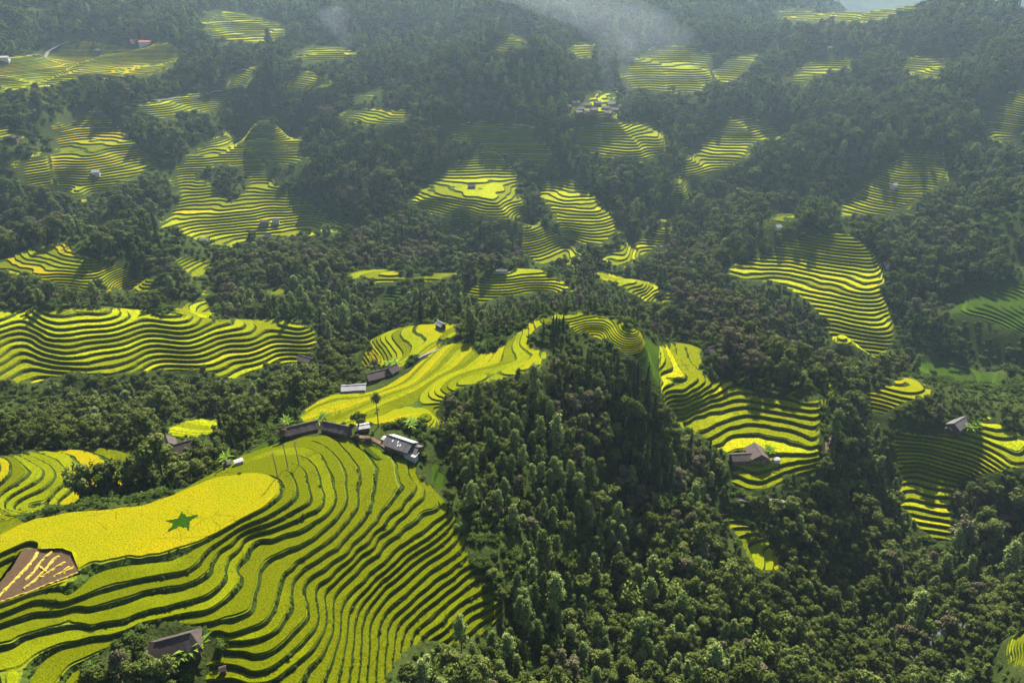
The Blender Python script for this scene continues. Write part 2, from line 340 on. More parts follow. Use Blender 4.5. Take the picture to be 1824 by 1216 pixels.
def inside(poly, u, v):
    p = np.asarray(poly, float)
    res = np.zeros(np.shape(u), bool)
    bx = (u >= p[:, 0].min()) & (u <= p[:, 0].max()) & (v >= p[:, 1].min()) & (v <= p[:, 1].max())
    uu, vv = u[bx], v[bx]
    r = np.zeros(uu.shape, bool)
    x0, y0 = p[-1]
    for x1, y1 in p:
        if y0 != y1:
            r ^= ((y1 > vv) != (y0 > vv)) & (uu < (x0 - x1) * (vv - y1) / (y0 - y1) + x1)
        x0, y0 = x1, y1
    res[bx] = r
    return res
# ------------------------------------------------------------------ materials
def new_mat(name):
    m = bpy.data.materials.new(name)
    m.use_nodes = True
    nt = m.node_tree
    for q in list(nt.nodes):
        nt.nodes.remove(q)
    out = nt.nodes.new('ShaderNodeOutputMaterial')
    return m, nt, out
def nd(nt, t, **kw):
    q = nt.nodes.new(t)
    for k, v in kw.items():
        if k.startswith('i_'):
            q.inputs[k[2:].replace('_', ' ')].default_value = v
        else:
            setattr(q, k, v)
    return q
def ramp(nt, fac, stops):
    q = nt.nodes.new('ShaderNodeValToRGB')
    el = q.color_ramp.elements
    while len(el) < len(stops):
        el.new(0.5)
    for e, (p, c) in zip(el, stops):
        e.position = p
        e.color = (*c, 1)
    nt.links.new(fac, q.inputs[0])
    return q.outputs[0]
def math_n(nt, op, a, b=None):
    q = nt.nodes.new('ShaderNodeMath')
    q.operation = op
    for i, x in enumerate((a, b)):
        if x is None:
            continue
        if isinstance(x, (int, float)):
            q.inputs[i].default_value = x
        else:
            nt.links.new(x, q.inputs[i])
    return q.outputs[0]
def mixc(nt, fac, a, b, mode='MIX'):
    q = nt.nodes.new('ShaderNodeMix')
    q.data_type = 'RGBA'
    q.blend_type = mode
    for s, x in ((q.inputs[0], fac), (q.inputs[6], a), (q.inputs[7], b)):
        if isinstance(x, (int, float)):
            s.default_value = x
        elif isinstance(x, tuple):
            s.default_value = (*x, 1)
        else:
            nt.links.new(x, s)
    return q.outputs[2]
def noise_n(nt, vec, scale, detail=3, rough=.55):
    q = nd(nt, 'ShaderNodeTexNoise')
    q.inputs['Scale'].default_value = scale
    q.inputs['Detail'].default_value = detail
    q.inputs['Roughness'].default_value = rough
    nt.links.new(vec, q.inputs['Vector'])
    return q.outputs['Fac']
def pos_n(nt):
    return nd(nt, 'ShaderNodeNewGeometry').outputs['Position']

def leafy(nt, out, col, trans, bump=None, bdist=.3, tcol=None):
    d = nd(nt, 'ShaderNodeBsdfDiffuse')
    t = nd(nt, 'ShaderNodeBsdfTranslucent')
    nt.links.new(col, d.inputs[0])
    nt.links.new(tcol or col, t.inputs[0])
    if bump is not None:
        b = nd(nt, 'ShaderNodeBump')
        b.inputs['Strength'].default_value = 1.0
        b.inputs['Distance'].default_value = bdist
        nt.links.new(bump, b.inputs['Height'])
        nt.links.new(b.outputs[0], d.inputs['Normal'])
    mx = nd(nt, 'ShaderNodeMixShader')
    mx.inputs[0].default_value = trans
    nt.links.new(d.outputs[0], mx.inputs[1])
    nt.links.new(t.outputs[0], mx.inputs[2])
    nt.links.new(mx.outputs[0], out.inputs[0])

def rice_mat(name, ripe, green, mixbias, grain):
    """Standing rice: ripe and green patches, tone varies from paddy to paddy."""
    m, nt, out = new_mat(name)
    p = pos_n(nt)
    at = nd(nt, 'ShaderNodeAttribute', attribute_name='tone').outputs['Fac']
    big = noise_n(nt, p, .028, 3, .6)
    mid = noise_n(nt, p, .45, 4, .6)
    fine = noise_n(nt, p, grain, 3, .75)
    f = math_n(nt, 'ADD', math_n(nt, 'MULTIPLY', at, .66), math_n(nt, 'MULTIPLY', big, .75))
    f = math_n(nt, 'ADD', f, math_n(nt, 'MULTIPLY', mid, .22))
    f = math_n(nt, 'ADD', f, mixbias - .78)
    deep = tuple(c * .55 for c in green)
    col = ramp(nt, f, [(0.12, deep), (.38, green), (.66, tuple(a * .5 + b * .5 for a, b in zip(green, ripe))), (.92, ripe)])
    dark = ramp(nt, fine, [(.34, (.34, .38, .3)), (.50, (.85, .86, .8)), (.66, (1.2, 1.15, 1.1))])
    col = mixc(nt, 1.0, col, dark, 'MULTIPLY')
    # trodden cracks and gaps between plantings, here and there
    vo = nd(nt, 'ShaderNodeTexVoronoi', feature='DISTANCE_TO_EDGE')
    vo.inputs['Scale'].default_value = .16
    wob = nd(nt, 'ShaderNodeTexNoise')
    wob.inputs['Scale'].default_value = .6
    nt.links.new(p, wob.inputs['Vector'])
    nt.links.new(mixc(nt, .55, p, wob.outputs['Color'], 'ADD'), vo.inputs['Vector'])
    gap = math_n(nt, 'MULTIPLY', math_n(nt, 'LESS_THAN', vo.outputs['Distance'], .022), math_n(nt, 'GREATER_THAN', noise_n(nt, p, .045, 2), .56))
    col = mixc(nt, math_n(nt, 'MULTIPLY', gap, .38), col, (.035, .042, .006))
    leafy(nt, out, col, .18, fine, .22)
    return m

RIPE, FRESH = (.38, .255, .002), (.19, .22, .003)
M_RICE = rice_mat('rice_ripe', RIPE, FRESH, .30, 2.6)
M_RICE_MIX = rice_mat('rice_half_ripe', RIPE, FRESH, .0, 2.6)
M_RICE_GREEN = rice_mat('rice_green', (.15, .19, .006), (.060, .115, .008), -.02, 2.6)

def bank_mat(name, c0, c1, c2):
    m, nt, out = new_mat(name)
    p = pos_n(nt)
    a = noise_n(nt, p, .9, 4, .65)
    b = noise_n(nt, p, .07, 3, .6)
    f = math_n(nt, 'ADD', math_n(nt, 'MULTIPLY', a, .7), math_n(nt, 'MULTIPLY', b, .5))
    col = ramp(nt, f, [(.40, c0), (.62, c1), (.82, c2)])
    leafy(nt, out, col, .1, a, .5)
    return m
M_BANK = bank_mat('grassy_bank', (.020, .030, .007), (.042, .066, .010), (.085, .12, .016))
M_BUND = bank_mat('bund_grass', (.06, .085, .008), (.12, .15, .010), (.18, .185, .014))
M_GROUND = bank_mat('undergrowth_ground', (.016, .024, .006), (.030, .043, .010), (.055, .066, .020))

def plain(name, col, rough=.8, var=.25, scale=1.5, metal=0.0):
    m, nt, out = new_mat(name)
    p = nd(nt, 'ShaderNodeTexCoord').outputs['Object']
    f = noise_n(nt, p, scale, 5, .65)
    c = ramp(nt, f, [(.3, tuple(x * (1 - var) for x in col)), (.7, tuple(min(1, x * (1 + var)) for x in col))])
    b = nd(nt, 'ShaderNodeBsdfPrincipled')
    b.inputs['Roughness'].default_value = rough
    b.inputs['Metallic'].default_value = metal
    b.inputs['Specular IOR Level'].default_value = .2
    nt.links.new(c, b.inputs['Base Color'])
    bp = nd(nt, 'ShaderNodeBump')
    bp.inputs['Strength'].default_value = .4
    bp.inputs['Distance'].default_value = .05
    nt.links.new(f, bp.inputs['Height'])
    nt.links.new(bp.outputs[0], b.inputs['Normal'])
    nt.links.new(b.outputs[0], out.inputs[0])
    return m

# ------------------------------------------------------------------ object helpers
def mesh_np(name, V, F, mats, mi=None, smooth_f=False, attr=None):
    """Mesh from arrays: V (n,3), F (m,3) or (m,4)."""
    me = bpy.data.meshes.new(name)
    k = F.shape[1]
    me.vertices.add(len(V))
    me.vertices.foreach_set('co', np.ascontiguousarray(V, np.float32).ravel())
    me.loops.add(len(F) * k)
    me.loops.foreach_set('vertex_index', np.ascontiguousarray(F, np.int32).ravel())
    me.polygons.add(len(F))
    me.polygons.foreach_set('loop_start', np.arange(0, len(F) * k, k, dtype=np.int32))
    me.polygons.foreach_set('loop_total', np.full(len(F), k, np.int32))
    if mi is not None:
        me.polygons.foreach_set('material_index', np.asarray(mi, np.int32))
    me.polygons.foreach_set('use_smooth', np.full(len(F), smooth_f))
    for m in mats:
        me.materials.append(m)
    if attr is not None:
        for an, av in attr.items():
            a = me.attributes.new(an, 'FLOAT', 'FACE')
            a.data.foreach_set('value', np.asarray(av, np.float32))
    me.update(calc_edges=True)
    return me
def link(name, me, parent=None):
    o = bpy.data.objects.new(name, me)
    COL.objects.link(o)
    if parent is not None:
        o.parent = parent
    return o
def tag(o, label, cat, group=None, kind=None):
    if label:
        o['label'] = label
    if cat:
        o['category'] = cat
    if group:
        o['group'] = group
    if kind:
        o['kind'] = kind
    return o

# ------------------------------------------------------------------ the terraced fields
# polygon in photo points, (nearest, farthest) distance, step, material, label, named parts?
M_RICE_LIT = rice_mat('rice_sunlit_tint', (.44, .31, .003), (.27, .30, .004), .16, 1.2)  # brighter copy of the half ripe rice, sunlight put into its colour
M_RICE_GOLD = rice_mat('rice_golden', (.355, .245, .002), (.21, .215, .003), .18, 2.6)
R_, X_, G_ = M_RICE, M_RICE_MIX, M_RICE_GREEN
FIELDS = [
 dict(p=[(-60,1280),(-60,1000),(-60,930),(-20,915),(20,918),(46,930),(51,926),(120,911),(256,899),(308,880),(376,845),(430,812),(480,794),(540,778),(600,775),(640,785),(665,797),(690,807),(735,822),(752,855),(775,870),(800,905),(815,930),(830,955),(835,1000),(850,1020),(868,1050),(895,1075),(899,1100),(870,1128),(800,1152),(780,1142),(750,1142),(720,1162),(700,1187),(660,1290)],
      h=[[(140,1290),(150,1180),(200,1150),(240,1120),(270,1108),(320,1108),(368,1118),(385,1140),(400,1165),(366,1180),(362,1290)],
         [(38,978),(110,975),(128,982),(142,1022),(60,1052),(-70,1098),(-70,1080),(0,1030)]],
      d=(85,215), s=S1, o=Z1, m=X_, n=1, l='large foreground hill of winding rice terraces with a green star in its top paddy', dg=.0016),
 dict(p=[(-60,812),(20,812),(60,803),(130,799),(200,797),(240,803),(268,815),(258,850),(235,872),(180,880),(130,902),(110,908),(0,920),(-60,922)],
      d=(150,235), s=1.00, o=-143.5, m=R_, n=1, l='small ripe yellow terraces beside the dark tree clump at the left edge', dg=.002),
 dict(p=[(290,765),(330,746),(375,741),(405,741),(412,745),(395,762),(375,776),(345,779),(310,779)], d=(235,290), s=0.70, o=-171, m=X_, l='dim olive rice field behind the dark roofed house', dg=.003),
 dict(p=[(-60,562),(0,556),(70,551),(200,548),(260,553),(330,562),(400,570),(450,568),(520,570),(545,578),(572,600),(560,625),(545,642),(520,652),(470,652),(450,668),(420,674),(390,671),(360,657),(320,661),(280,662),(200,668),(180,675),(140,662),(60,682),(0,682),(-60,690)],
      d=(285,420), s=1.45, o=-160, m=X_, n=1, l='long terraced hill with zigzag bands and three poles on its crest', dg=.0021),
 dict(p=[(-60,472),(0,462),(60,440),(125,431),(140,437),(132,450),(190,468),(250,488),(280,500),(292,515),(270,522),(240,522),(200,517),(180,525),(110,520),(90,505),(60,490),(0,490),(-60,500)],
      d=(395,520), s=1.17, o=-160, m=R_, l='bright yellow rounded rice field above the long terraced hill', dg=.0025),
 dict(p=[(305,450),(330,455),(380,465),(385,480),(360,495),(340,502),(330,480),(300,470)], d=(420,640), s=1.40, o=-160, m=X_, l='small striped rice field beside the dark forest knoll', dg=.003),
 dict(p=[(355,517),(400,520),(450,515),(510,511),(516,518),(500,531),(460,521),(400,528),(360,525)], d=(390,520), s=1.20, o=-160, m=R_, l='narrow bright yellow strip of rice amid pale trees', dg=.003),
 dict(p=[(305,552),(340,532),(360,532),(385,545),(388,560),(370,566),(330,562)], d=(370,450), s=1.20, o=-160, m=X_, l='little striped rice patch just above the long terraced hill', dg=.003),
 dict(p=[(610,490),(640,480),(690,480),(720,488),(760,487),(820,485),(800,493),(770,506),(750,497),(720,501),(690,506),(665,506),(650,493),(620,498)], d=(410,500), s=1.30, o=-160, m=R_, l='golden rice knoll in the middle of the valley', dg=.0025),
 dict(p=[(660,532),(690,515),(720,513),(725,522),(728,547),(700,542),(670,537)], d=(380,460), s=1.17, o=-160, m=G_, l='bright green curved paddy below the golden knoll', dg=.003),
 dict(p=[(800,522),(850,505),(880,486),(900,482),(930,475),(960,478),(1000,500),(1045,521),(1000,520),(985,527),(970,518),(940,527),(900,527),(870,541),(820,537)], d=(395,480), s=1.17, o=-160, m=X_, l='dim terraced knoll with a bright rim and a white hut on top', dg=.0025),
 dict(p=[(655,602),(690,590),(740,577),(790,575),(818,580),(815,600),(780,606),(785,616),(765,630),(735,640),(720,655),(690,656),(665,650),(655,640),(665,620)], d=(265,345), s=0.90, o=-150, m=R_, n=1, l='yellow terraced field with a lone small hut on top', dg=.0025),
 dict(p=[(630,625),(650,622),(680,635),(675,652),(655,662),(640,652)], d=(270,330), s=1.10, o=-150, m=R_, l='tiny yellow striped field beside the tall dark tree', dg=.003),
 dict(p=[(525,747),(545,725),(580,705),(600,700),(650,700),(700,680),(735,652),(790,615),(830,607),(845,611),(847,625),(870,631),(900,610),(925,585),(950,570),(990,558),(1040,556),(1100,570),(1140,590),(1150,612),(1140,637),(1125,647),(1110,627),(1085,612),(1060,602),(1040,592),(1010,600),(985,622),(970,642),(960,656),(930,666),(890,677),(850,682),(825,692),(797,702),(782,725),(787,750),(777,771),(745,752),(700,752),(640,757),(560,759)],
      h=[[(945,600),(960,582),(990,571),(1016,573),(1012,588),(985,605),(965,622),(945,620)]],
      d=(190,330), s=0.62, o=Z1, m=R_, n=1, l='brilliant yellow rice ridge curling round a small wooded hollow', dg=.0021),
 dict(p=[(1174,617),(1195,611),(1220,609),(1250,620),(1259,628),(1247,650),(1268,682),(1292,676),(1330,690),(1350,702),(1400,705),(1420,692),(1460,683),(1490,680),(1494,690),(1482,705),(1467,730),(1462,760),(1457,790),(1462,820),(1450,850),(1400,847),(1390,867),(1310,877),(1300,852),(1310,822),(1290,802),(1250,806),(1270,790),(1258,781),(1210,761),(1192,735),(1178,710),(1174,660)],
      h=[[(1408,703),(1440,690),(1476,685),(1476,698),(1462,712),(1430,716)]],
      d=(225,345), s=1.48, o=-160, m=X_, n=1, l='terraced spur with a brown roofed house on its lower steps', dg=.0021),
 dict(p=[(1573,690),(1590,673),(1620,670),(1655,688),(1673,705),(1640,716),(1610,721),(1590,736),(1570,757),(1550,732),(1530,706),(1542,690)], d=(280,345), s=1.33, o=-160, m=R_, l='small golden topped knoll of terraces among dark trees', dg=.0025),
 dict(p=[(1600,765),(1640,775),(1680,772),(1745,747),(1760,742),(1795,762),(1860,800),(1860,835),(1800,832),(1780,842),(1720,852),(1712,870),(1692,890),(1702,940),(1692,973),(1660,966),(1630,932),(1600,897),(1607,850),(1590,790)], d=(235,330), s=1.40, o=-160, m=X_, n=1, l='steep shaded terraces under the grey roofed farmhouse', dg=.0025),
 dict(p=[(1264,873),(1276,890),(1300,915),(1332,930),(1372,965),(1396,1000),(1386,1021),(1345,1016),(1330,985),(1310,950),(1288,930),(1268,905)], d=(190,255), s=1.20, o=-160, m=R_, l='thin crooked strip of yellow terraces on the dark forest slope', dg=.0025),
 dict(p=[(1788,1135),(1880,1115),(1880,1195),(1800,1187),(1778,1167)], d=(130,230), s=1.20, o=-160, m=X_, l='sunny rice corner beyond the dark ravine', dg=.003),
 dict(p=[(1290,482),(1310,470),(1360,455),(1400,430),(1460,415),(1520,418),(1555,450),(1577,480),(1572,520),(1592,580),(1592,610),(1560,647),(1540,642),(1500,622),(1470,592),(1460,562),(1440,537),(1410,517),(1380,502),(1330,500),(1290,492)], d=(405,560), s=1.64, o=-160, m=X_, n=1, l='tall heart shaped hillside of fine terraces across the valley', dg=.0024),
 dict(p=[(1373,392),(1395,375),(1417,385),(1402,400),(1377,415),(1352,432),(1343,420)], d=(500,640), s=1.56, o=-160, m=R_, l='crooked yellow paddies on the saddle above the heart shaped terraces', dg=.003),
 dict(p=[(1480,382),(1520,340),(1570,300),(1620,270),(1680,270),(1692,330),(1660,342),(1620,372),(1560,392)], d=(590,760), s=1.72, o=-160, m=X_, l='dark shaded terraces between forested slopes with a pale hut', dg=.003),
 dict(p=[(1745,217),(1790,165),(1860,155),(1860,257),(1770,253)], d=(660,860), s=1.87, o=-160, m=X_, l='lit terraces cut off by the right edge below the forest ridge', dg=.003),
 dict(p=[(1688,530),(1740,520),(1800,505),(1860,500),(1860,620),(1760,578),(1700,560)], d=(400,560), s=1.56, o=-160, m=G_, l='dark green terraces above the scrubby ravine', dg=.003),
 dict(p=[(1612,645),(1660,632),(1760,660),(1860,680),(1860,740),(1780,715),(1700,692),(1630,672)], d=(370,450), s=1.56, o=-160, m=G_, l='dark green terraces low across the ravine', dg=.003),
 dict(p=[(1800,457),(1860,448),(1860,482),(1805,477)], d=(430,560), s=1.17, o=-160, m=G_, l='vivid green paddy by the red earth bank', dg=.003),
 dict(p=[(1275,227),(1310,200),(1332,210),(1402,225),(1402,246),(1342,256),(1332,281),(1292,301),(1242,332),(1212,372),(1192,396),(1175,395),(1190,352),(1205,332),(1220,282),(1250,252)], d=(600,840), s=1.87, o=-160, m=X_, l='long slanting ribbon of lit terraces between dark woods', dg=.0027),
 dict(p=[(1063,462),(1090,445),(1150,415),(1200,400),(1190,432),(1150,457),(1110,477),(1075,472)], d=(520,690), s=1.56, o=-160, m=X_, l='wing shaped striped field rising out of the valley bottom', dg=.003),
 dict(p=[(1060,482),(1100,490),(1150,500),(1205,525),(1205,546),(1150,541),(1110,516),(1060,492)], d=(430,600), s=1.40, o=-160, m=X_, l='low striped field along the valley bottom', dg=.003),
 dict(p=[(955,325),(980,317),(1018,317),(1060,350),(1095,390),(1107,412),(1080,436),(1050,441),(1000,421),(983,380),(958,345)], d=(540,690), s=1.64, o=-160, m=X_, l='rounded terraced spur with a lit top and shaded face', dg=.0027),
 dict(p=[(720,362),(780,308),(820,284),(865,261),(892,275),(922,310),(927,350),(942,392),(900,392),(860,387),(800,392),(740,377)], d=(580,730), s=1.72, o=-160, m=X_, l='pointed terraced spur, half in shade, in the middle distance', dg=.0027),
 dict(p=[(930,402),(960,395),(1000,422),(1050,462),(1030,477),(960,472),(930,452)], d=(520,640), s=1.64, o=-160, m=X_, l='dark terraced flank below the pointed spur', dg=.003),
 dict(p=[(760,225),(870,214),(950,225),(970,250),(1000,302),(940,292),(870,263),(800,247)], d=(670,790), s=1.87, o=-160, m=X_, l='shaded blue green terraces below the big dark wooded hill', dg=.003),
 dict(p=[(1010,230),(1080,218),(1180,215),(1186,272),(1150,292),(1080,282),(1020,262)], d=(660,800), s=1.87, o=-160, m=X_, l='wide shaded terraces below the hazy village', dg=.003),
 dict(p=[(600,202),(650,193),(720,195),(742,210),(700,222),(670,227),(640,222),(610,212)], d=(680,820), s=1.56, o=-160, m=R_, l='pale yellow terraces in front of the long red roof', dg=.003),
 dict(p=[(300,320),(320,285),(360,255),(405,236),(440,258),(470,290),(492,325),(540,355),(580,380),(642,397),(642,407),(560,420),(450,424),(430,442),(300,442),(276,405),(318,350)],
      h=[[(345,312),(372,301),(400,290),(430,304),(437,330),(412,362),(396,345),(370,325)]],
      d=(560,800), s=1.75, o=-160, m=X_, l='great bow shaped terraced spur draped over a ridge at left', dg=.0026),
 dict(p=[(88,227),(140,195),(182,198),(222,238),(270,278),(302,300),(260,312),(230,322),(200,337),(150,362),(110,342),(93,310)], d=(620,800), s=1.72, o=-160, m=R_, l='broad fan of yellow terraces round a white hut', dg=.0027),
 dict(p=[(398,237),(430,222),(480,219),(520,240),(560,262),(500,272),(470,272),(420,252)], d=(660,800), s=1.72, o=-160, m=X_, l='dim domed terraces behind the bow shaped spur', dg=.003),
 dict(p=[(230,192),(290,175),(360,160),(407,175),(397,202),(330,202),(300,217),(270,212)], d=(740,900), s=1.72, o=-160, m=X_, l='terraces either side of a pale road bend', dg=.003),
 dict(p=[(-60,112),(60,98),(130,70),(230,85),(290,70),(332,95),(300,122),(250,142),(180,132),(80,157),(0,167),(-60,170)], d=(780,1080), s=1.25, o=-160, m=R_, l='patchwork of gentle far fields by the red roofed school', dg=.003),
 dict(p=[(358,42),(400,20),(460,30),(512,50),(502,72),(430,77),(370,77)], d=(950,1300), s=2.34, o=-160, m=X_, l='hazy rounded terraces high on the far slope', dg=.0035),
 dict(p=[(513,107),(540,85),(590,80),(652,95),(642,107),(560,112)], d=(850,1100), s=1.95, o=-160, m=X_, l='pale far terraces under a thin column of smoke', dg=.0035),
 dict(p=[(1100,127),(1160,85),(1200,80),(1280,95),(1262,125),(1282,167),(1200,167),(1120,162)], d=(840,1100), s=2.03, o=-160, m=X_, l='large pale far terraced block in the sunny haze', dg=.003),
 dict(p=[(1268,127),(1320,90),(1352,95),(1332,130),(1290,162)], d=(840,1080), s=2.03, o=-160, m=X_, l='narrow far terraces next to the large pale block', dg=.0035),
 dict(p=[(1388,152),(1430,115),(1480,98),(1522,105),(1517,127),(1460,132),(1430,157)], d=(820,1020), s=1.95, o=-160, m=X_, l='small far terraces below the scattered pale roofs', dg=.0035),
 dict(p=[(1595,117),(1640,95),(1682,100),(1692,118),(1672,142),(1620,132)], d=(780,980), s=1.95, o=-160, m=X_, l='lone hazy terraces under the right hand forest ridge', dg=.0035),
 dict(p=[(620,182),(680,150),(684,165),(645,187)], d=(700,950), s=1.87, o=-160, m=X_, l='short slanting terraces behind the red roof', dg=.0035),
 dict(p=[(1000,97),(1030,75),(1062,75),(1052,107)], d=(800,1150), s=2.03, o=-160, m=X_, l='faint triangular terraces above the dark wooded hill', dg=.0035),
 dict(p=[(400,157),(420,125),(460,118),(440,157)], d=(800,1000), s=1.87, o=-160, m=X_, l='small triangle of striped terraces on the far left slope', dg=.0035),
 dict(p=[(500,152),(550,125),(602,150),(520,167)], d=(760,980), s=1.87, o=-160, m=X_, l='dim far terraces below the smoke', dg=.0035),
 dict(p=[(860,100),(915,62),(945,72),(900,98)], d=(820,1100), s=2.03, o=-160, m=R_, l='pale ridge top field in the sun haze', dg=.0035),
 dict(p=[(-60,218),(0,220),(40,236),(46,246),(0,252),(-60,256)], d=(640,820), s=1.8, o=-160, m=X_, l='small lit terraces at the left edge below the scrub slope', dg=.003),
 dict(p=[(20,290),(80,268),(96,320),(90,345),(40,335)], d=(620,780), s=1.9, o=-160, m=X_, l='dim terraces just left of the broad yellow fan', dg=.003),
 dict(p=[(1100,150),(1060,165),(1010,200),(1100,212)][::-1], d=(770,900), s=2.2, o=-160, m=X_, l='scrubby strips under the hazy hamlet', dg=.0035),
 dict(p=[(420,255),(470,245),(520,262),(560,285),(520,300),(480,290)], d=(690,820), s=1.9, o=-160, m=X_, l='shaded terraces right of the bow shaped spur', dg=.003),
 dict(p=[(1138,598),(1160,604),(1176,613),(1177,690),(1160,676),(1146,650),(1136,642)], d=(225,310), s=.9, o=-150, m=G_, l='green scrubby strip joining the curling yellow ridge to the terraced spur', dg=.0025),
 dict(p=[(646,797),(668,791),(700,806),(697,817),(672,817),(657,810)], d=(180,220), s=0.35, o=-139, m=G_, l='little bright green seedbeds in front of the corrugated roofed farmhouse', dg=.002),
 dict(p=[(746,769),(760,771),(771,803),(795,848),(796,873),(779,875),(763,853),(758,818)], d=(165,270), s=1.40, o=-140, m=G_, l='narrow green terraces running down beside the wood behind the farmhouse', dg=.002),
 dict(p=[(436,812),(470,785),(503,767),(507,775),(482,793),(452,812)], d=(175,225), s=0.90, o=-139, m=G_, l='bright green grassy strip at the left end of the long dark barn', dg=.002),
 dict(p=[(1530,10),(1640,0),(1640,20),(1540,40),(1380,36),(1390,18)], d=(900,1300), s=2.03, o=-160, m=X_, l='faint terraces near the top of the far slope', dg=.0035),
]
CROP = .32          # standing height of the rice above its bund, as a share of the step
def profile(near, s):
    if near:    # bund, crop edge, crop, foot channel, bank
        c = min(.55, .3 * s) / s
        return [0, .055, .08, .80, .83, .87, 1.0], [0, 0, c, c, 0.02, 0.0, 1.0], ['bund', 'edge', 'rice', 'edge', 'foot', 'bank']
    return [0, .84, 1.0], [0, 0, 1.0], ['rice', 'bank']

def cut_levels(V, fr, s, off):
    """Split triangles V (n,3,5: x y h w hid) along every breakpoint of the stepped profile; nothing is left straddling one."""
    fr = np.asarray(fr[:-1])
    done = []
    while len(V):
        V = np.take_along_axis(V, np.argsort(V[:, :, 2], axis=1)[:, :, None], axis=1)
        lo = V[:, 0, 2]
        u = (lo - off) / s + 1e-6
        k = np.floor(u)
        f = u - k
        j = np.searchsorted(fr, f, side='right')
        nxt = np.where(j < len(fr), fr[np.minimum(j, len(fr) - 1)], 1.0)
        t = off + s * (k + nxt)
        ok = t >= V[:, 2, 2] - s * 1e-5
        done.append(V[ok])
        V, t = V[~ok], t[~ok]
        if not len(V):
            break
        a, b, c = V[:, 0], V[:, 1], V[:, 2]
        def at(p, q):
            d = np.where(q[:, 2] - p[:, 2] == 0, 1, q[:, 2] - p[:, 2])
            r = p + (q - p) * ((t - p[:, 2]) / d)[:, None]
            r[:, 2] = t
            return r
        ac = at(a, c)
        up = b[:, 2] > t
        ab, bc = at(a, b), at(b, c)
        U = up
        done.append(np.stack([a[U], ab[U], ac[U]], 1))
        n1, n2 = np.stack([ab[U], b[U], c[U]], 1), np.stack([ab[U], c[U], ac[U]], 1)
        D = ~up
        done.append(np.stack([a[D], b[D], bc[D]], 1))
        done.append(np.stack([a[D], bc[D], ac[D]], 1))
        n3 = np.stack([bc[D], c[D], ac[D]], 1)
        V = np.concatenate([n1, n2, n3])
    return np.concatenate(done)

def weld(T):
    """(n,3,3) triangle soup -> vertices and faces, upward facing."""
    q = np.round(T[:, :, :2].reshape(-1, 2) / .004).astype(np.int64) + (1 << 24)
    key = (q[:, 0] << 32) | q[:, 1]
    _, first, inv = np.unique(key, return_index=True, return_inverse=True)
    V = T.reshape(-1, 3)[first]
    F = inv.reshape(-1, 3)
    good = (F[:, 0] != F[:, 1]) & (F[:, 1] != F[:, 2]) & (F[:, 0] != F[:, 2])
    a, b, c = V[F[:, 0]], V[F[:, 1]], V[F[:, 2]]
    up = (b[:, 0] - a[:, 0]) * (c[:, 1] - a[:, 1]) - (b[:, 1] - a[:, 1]) * (c[:, 0] - a[:, 0])
    F = np.where((up < 0)[:, None], F[:, ::-1], F)
    return V, F, good

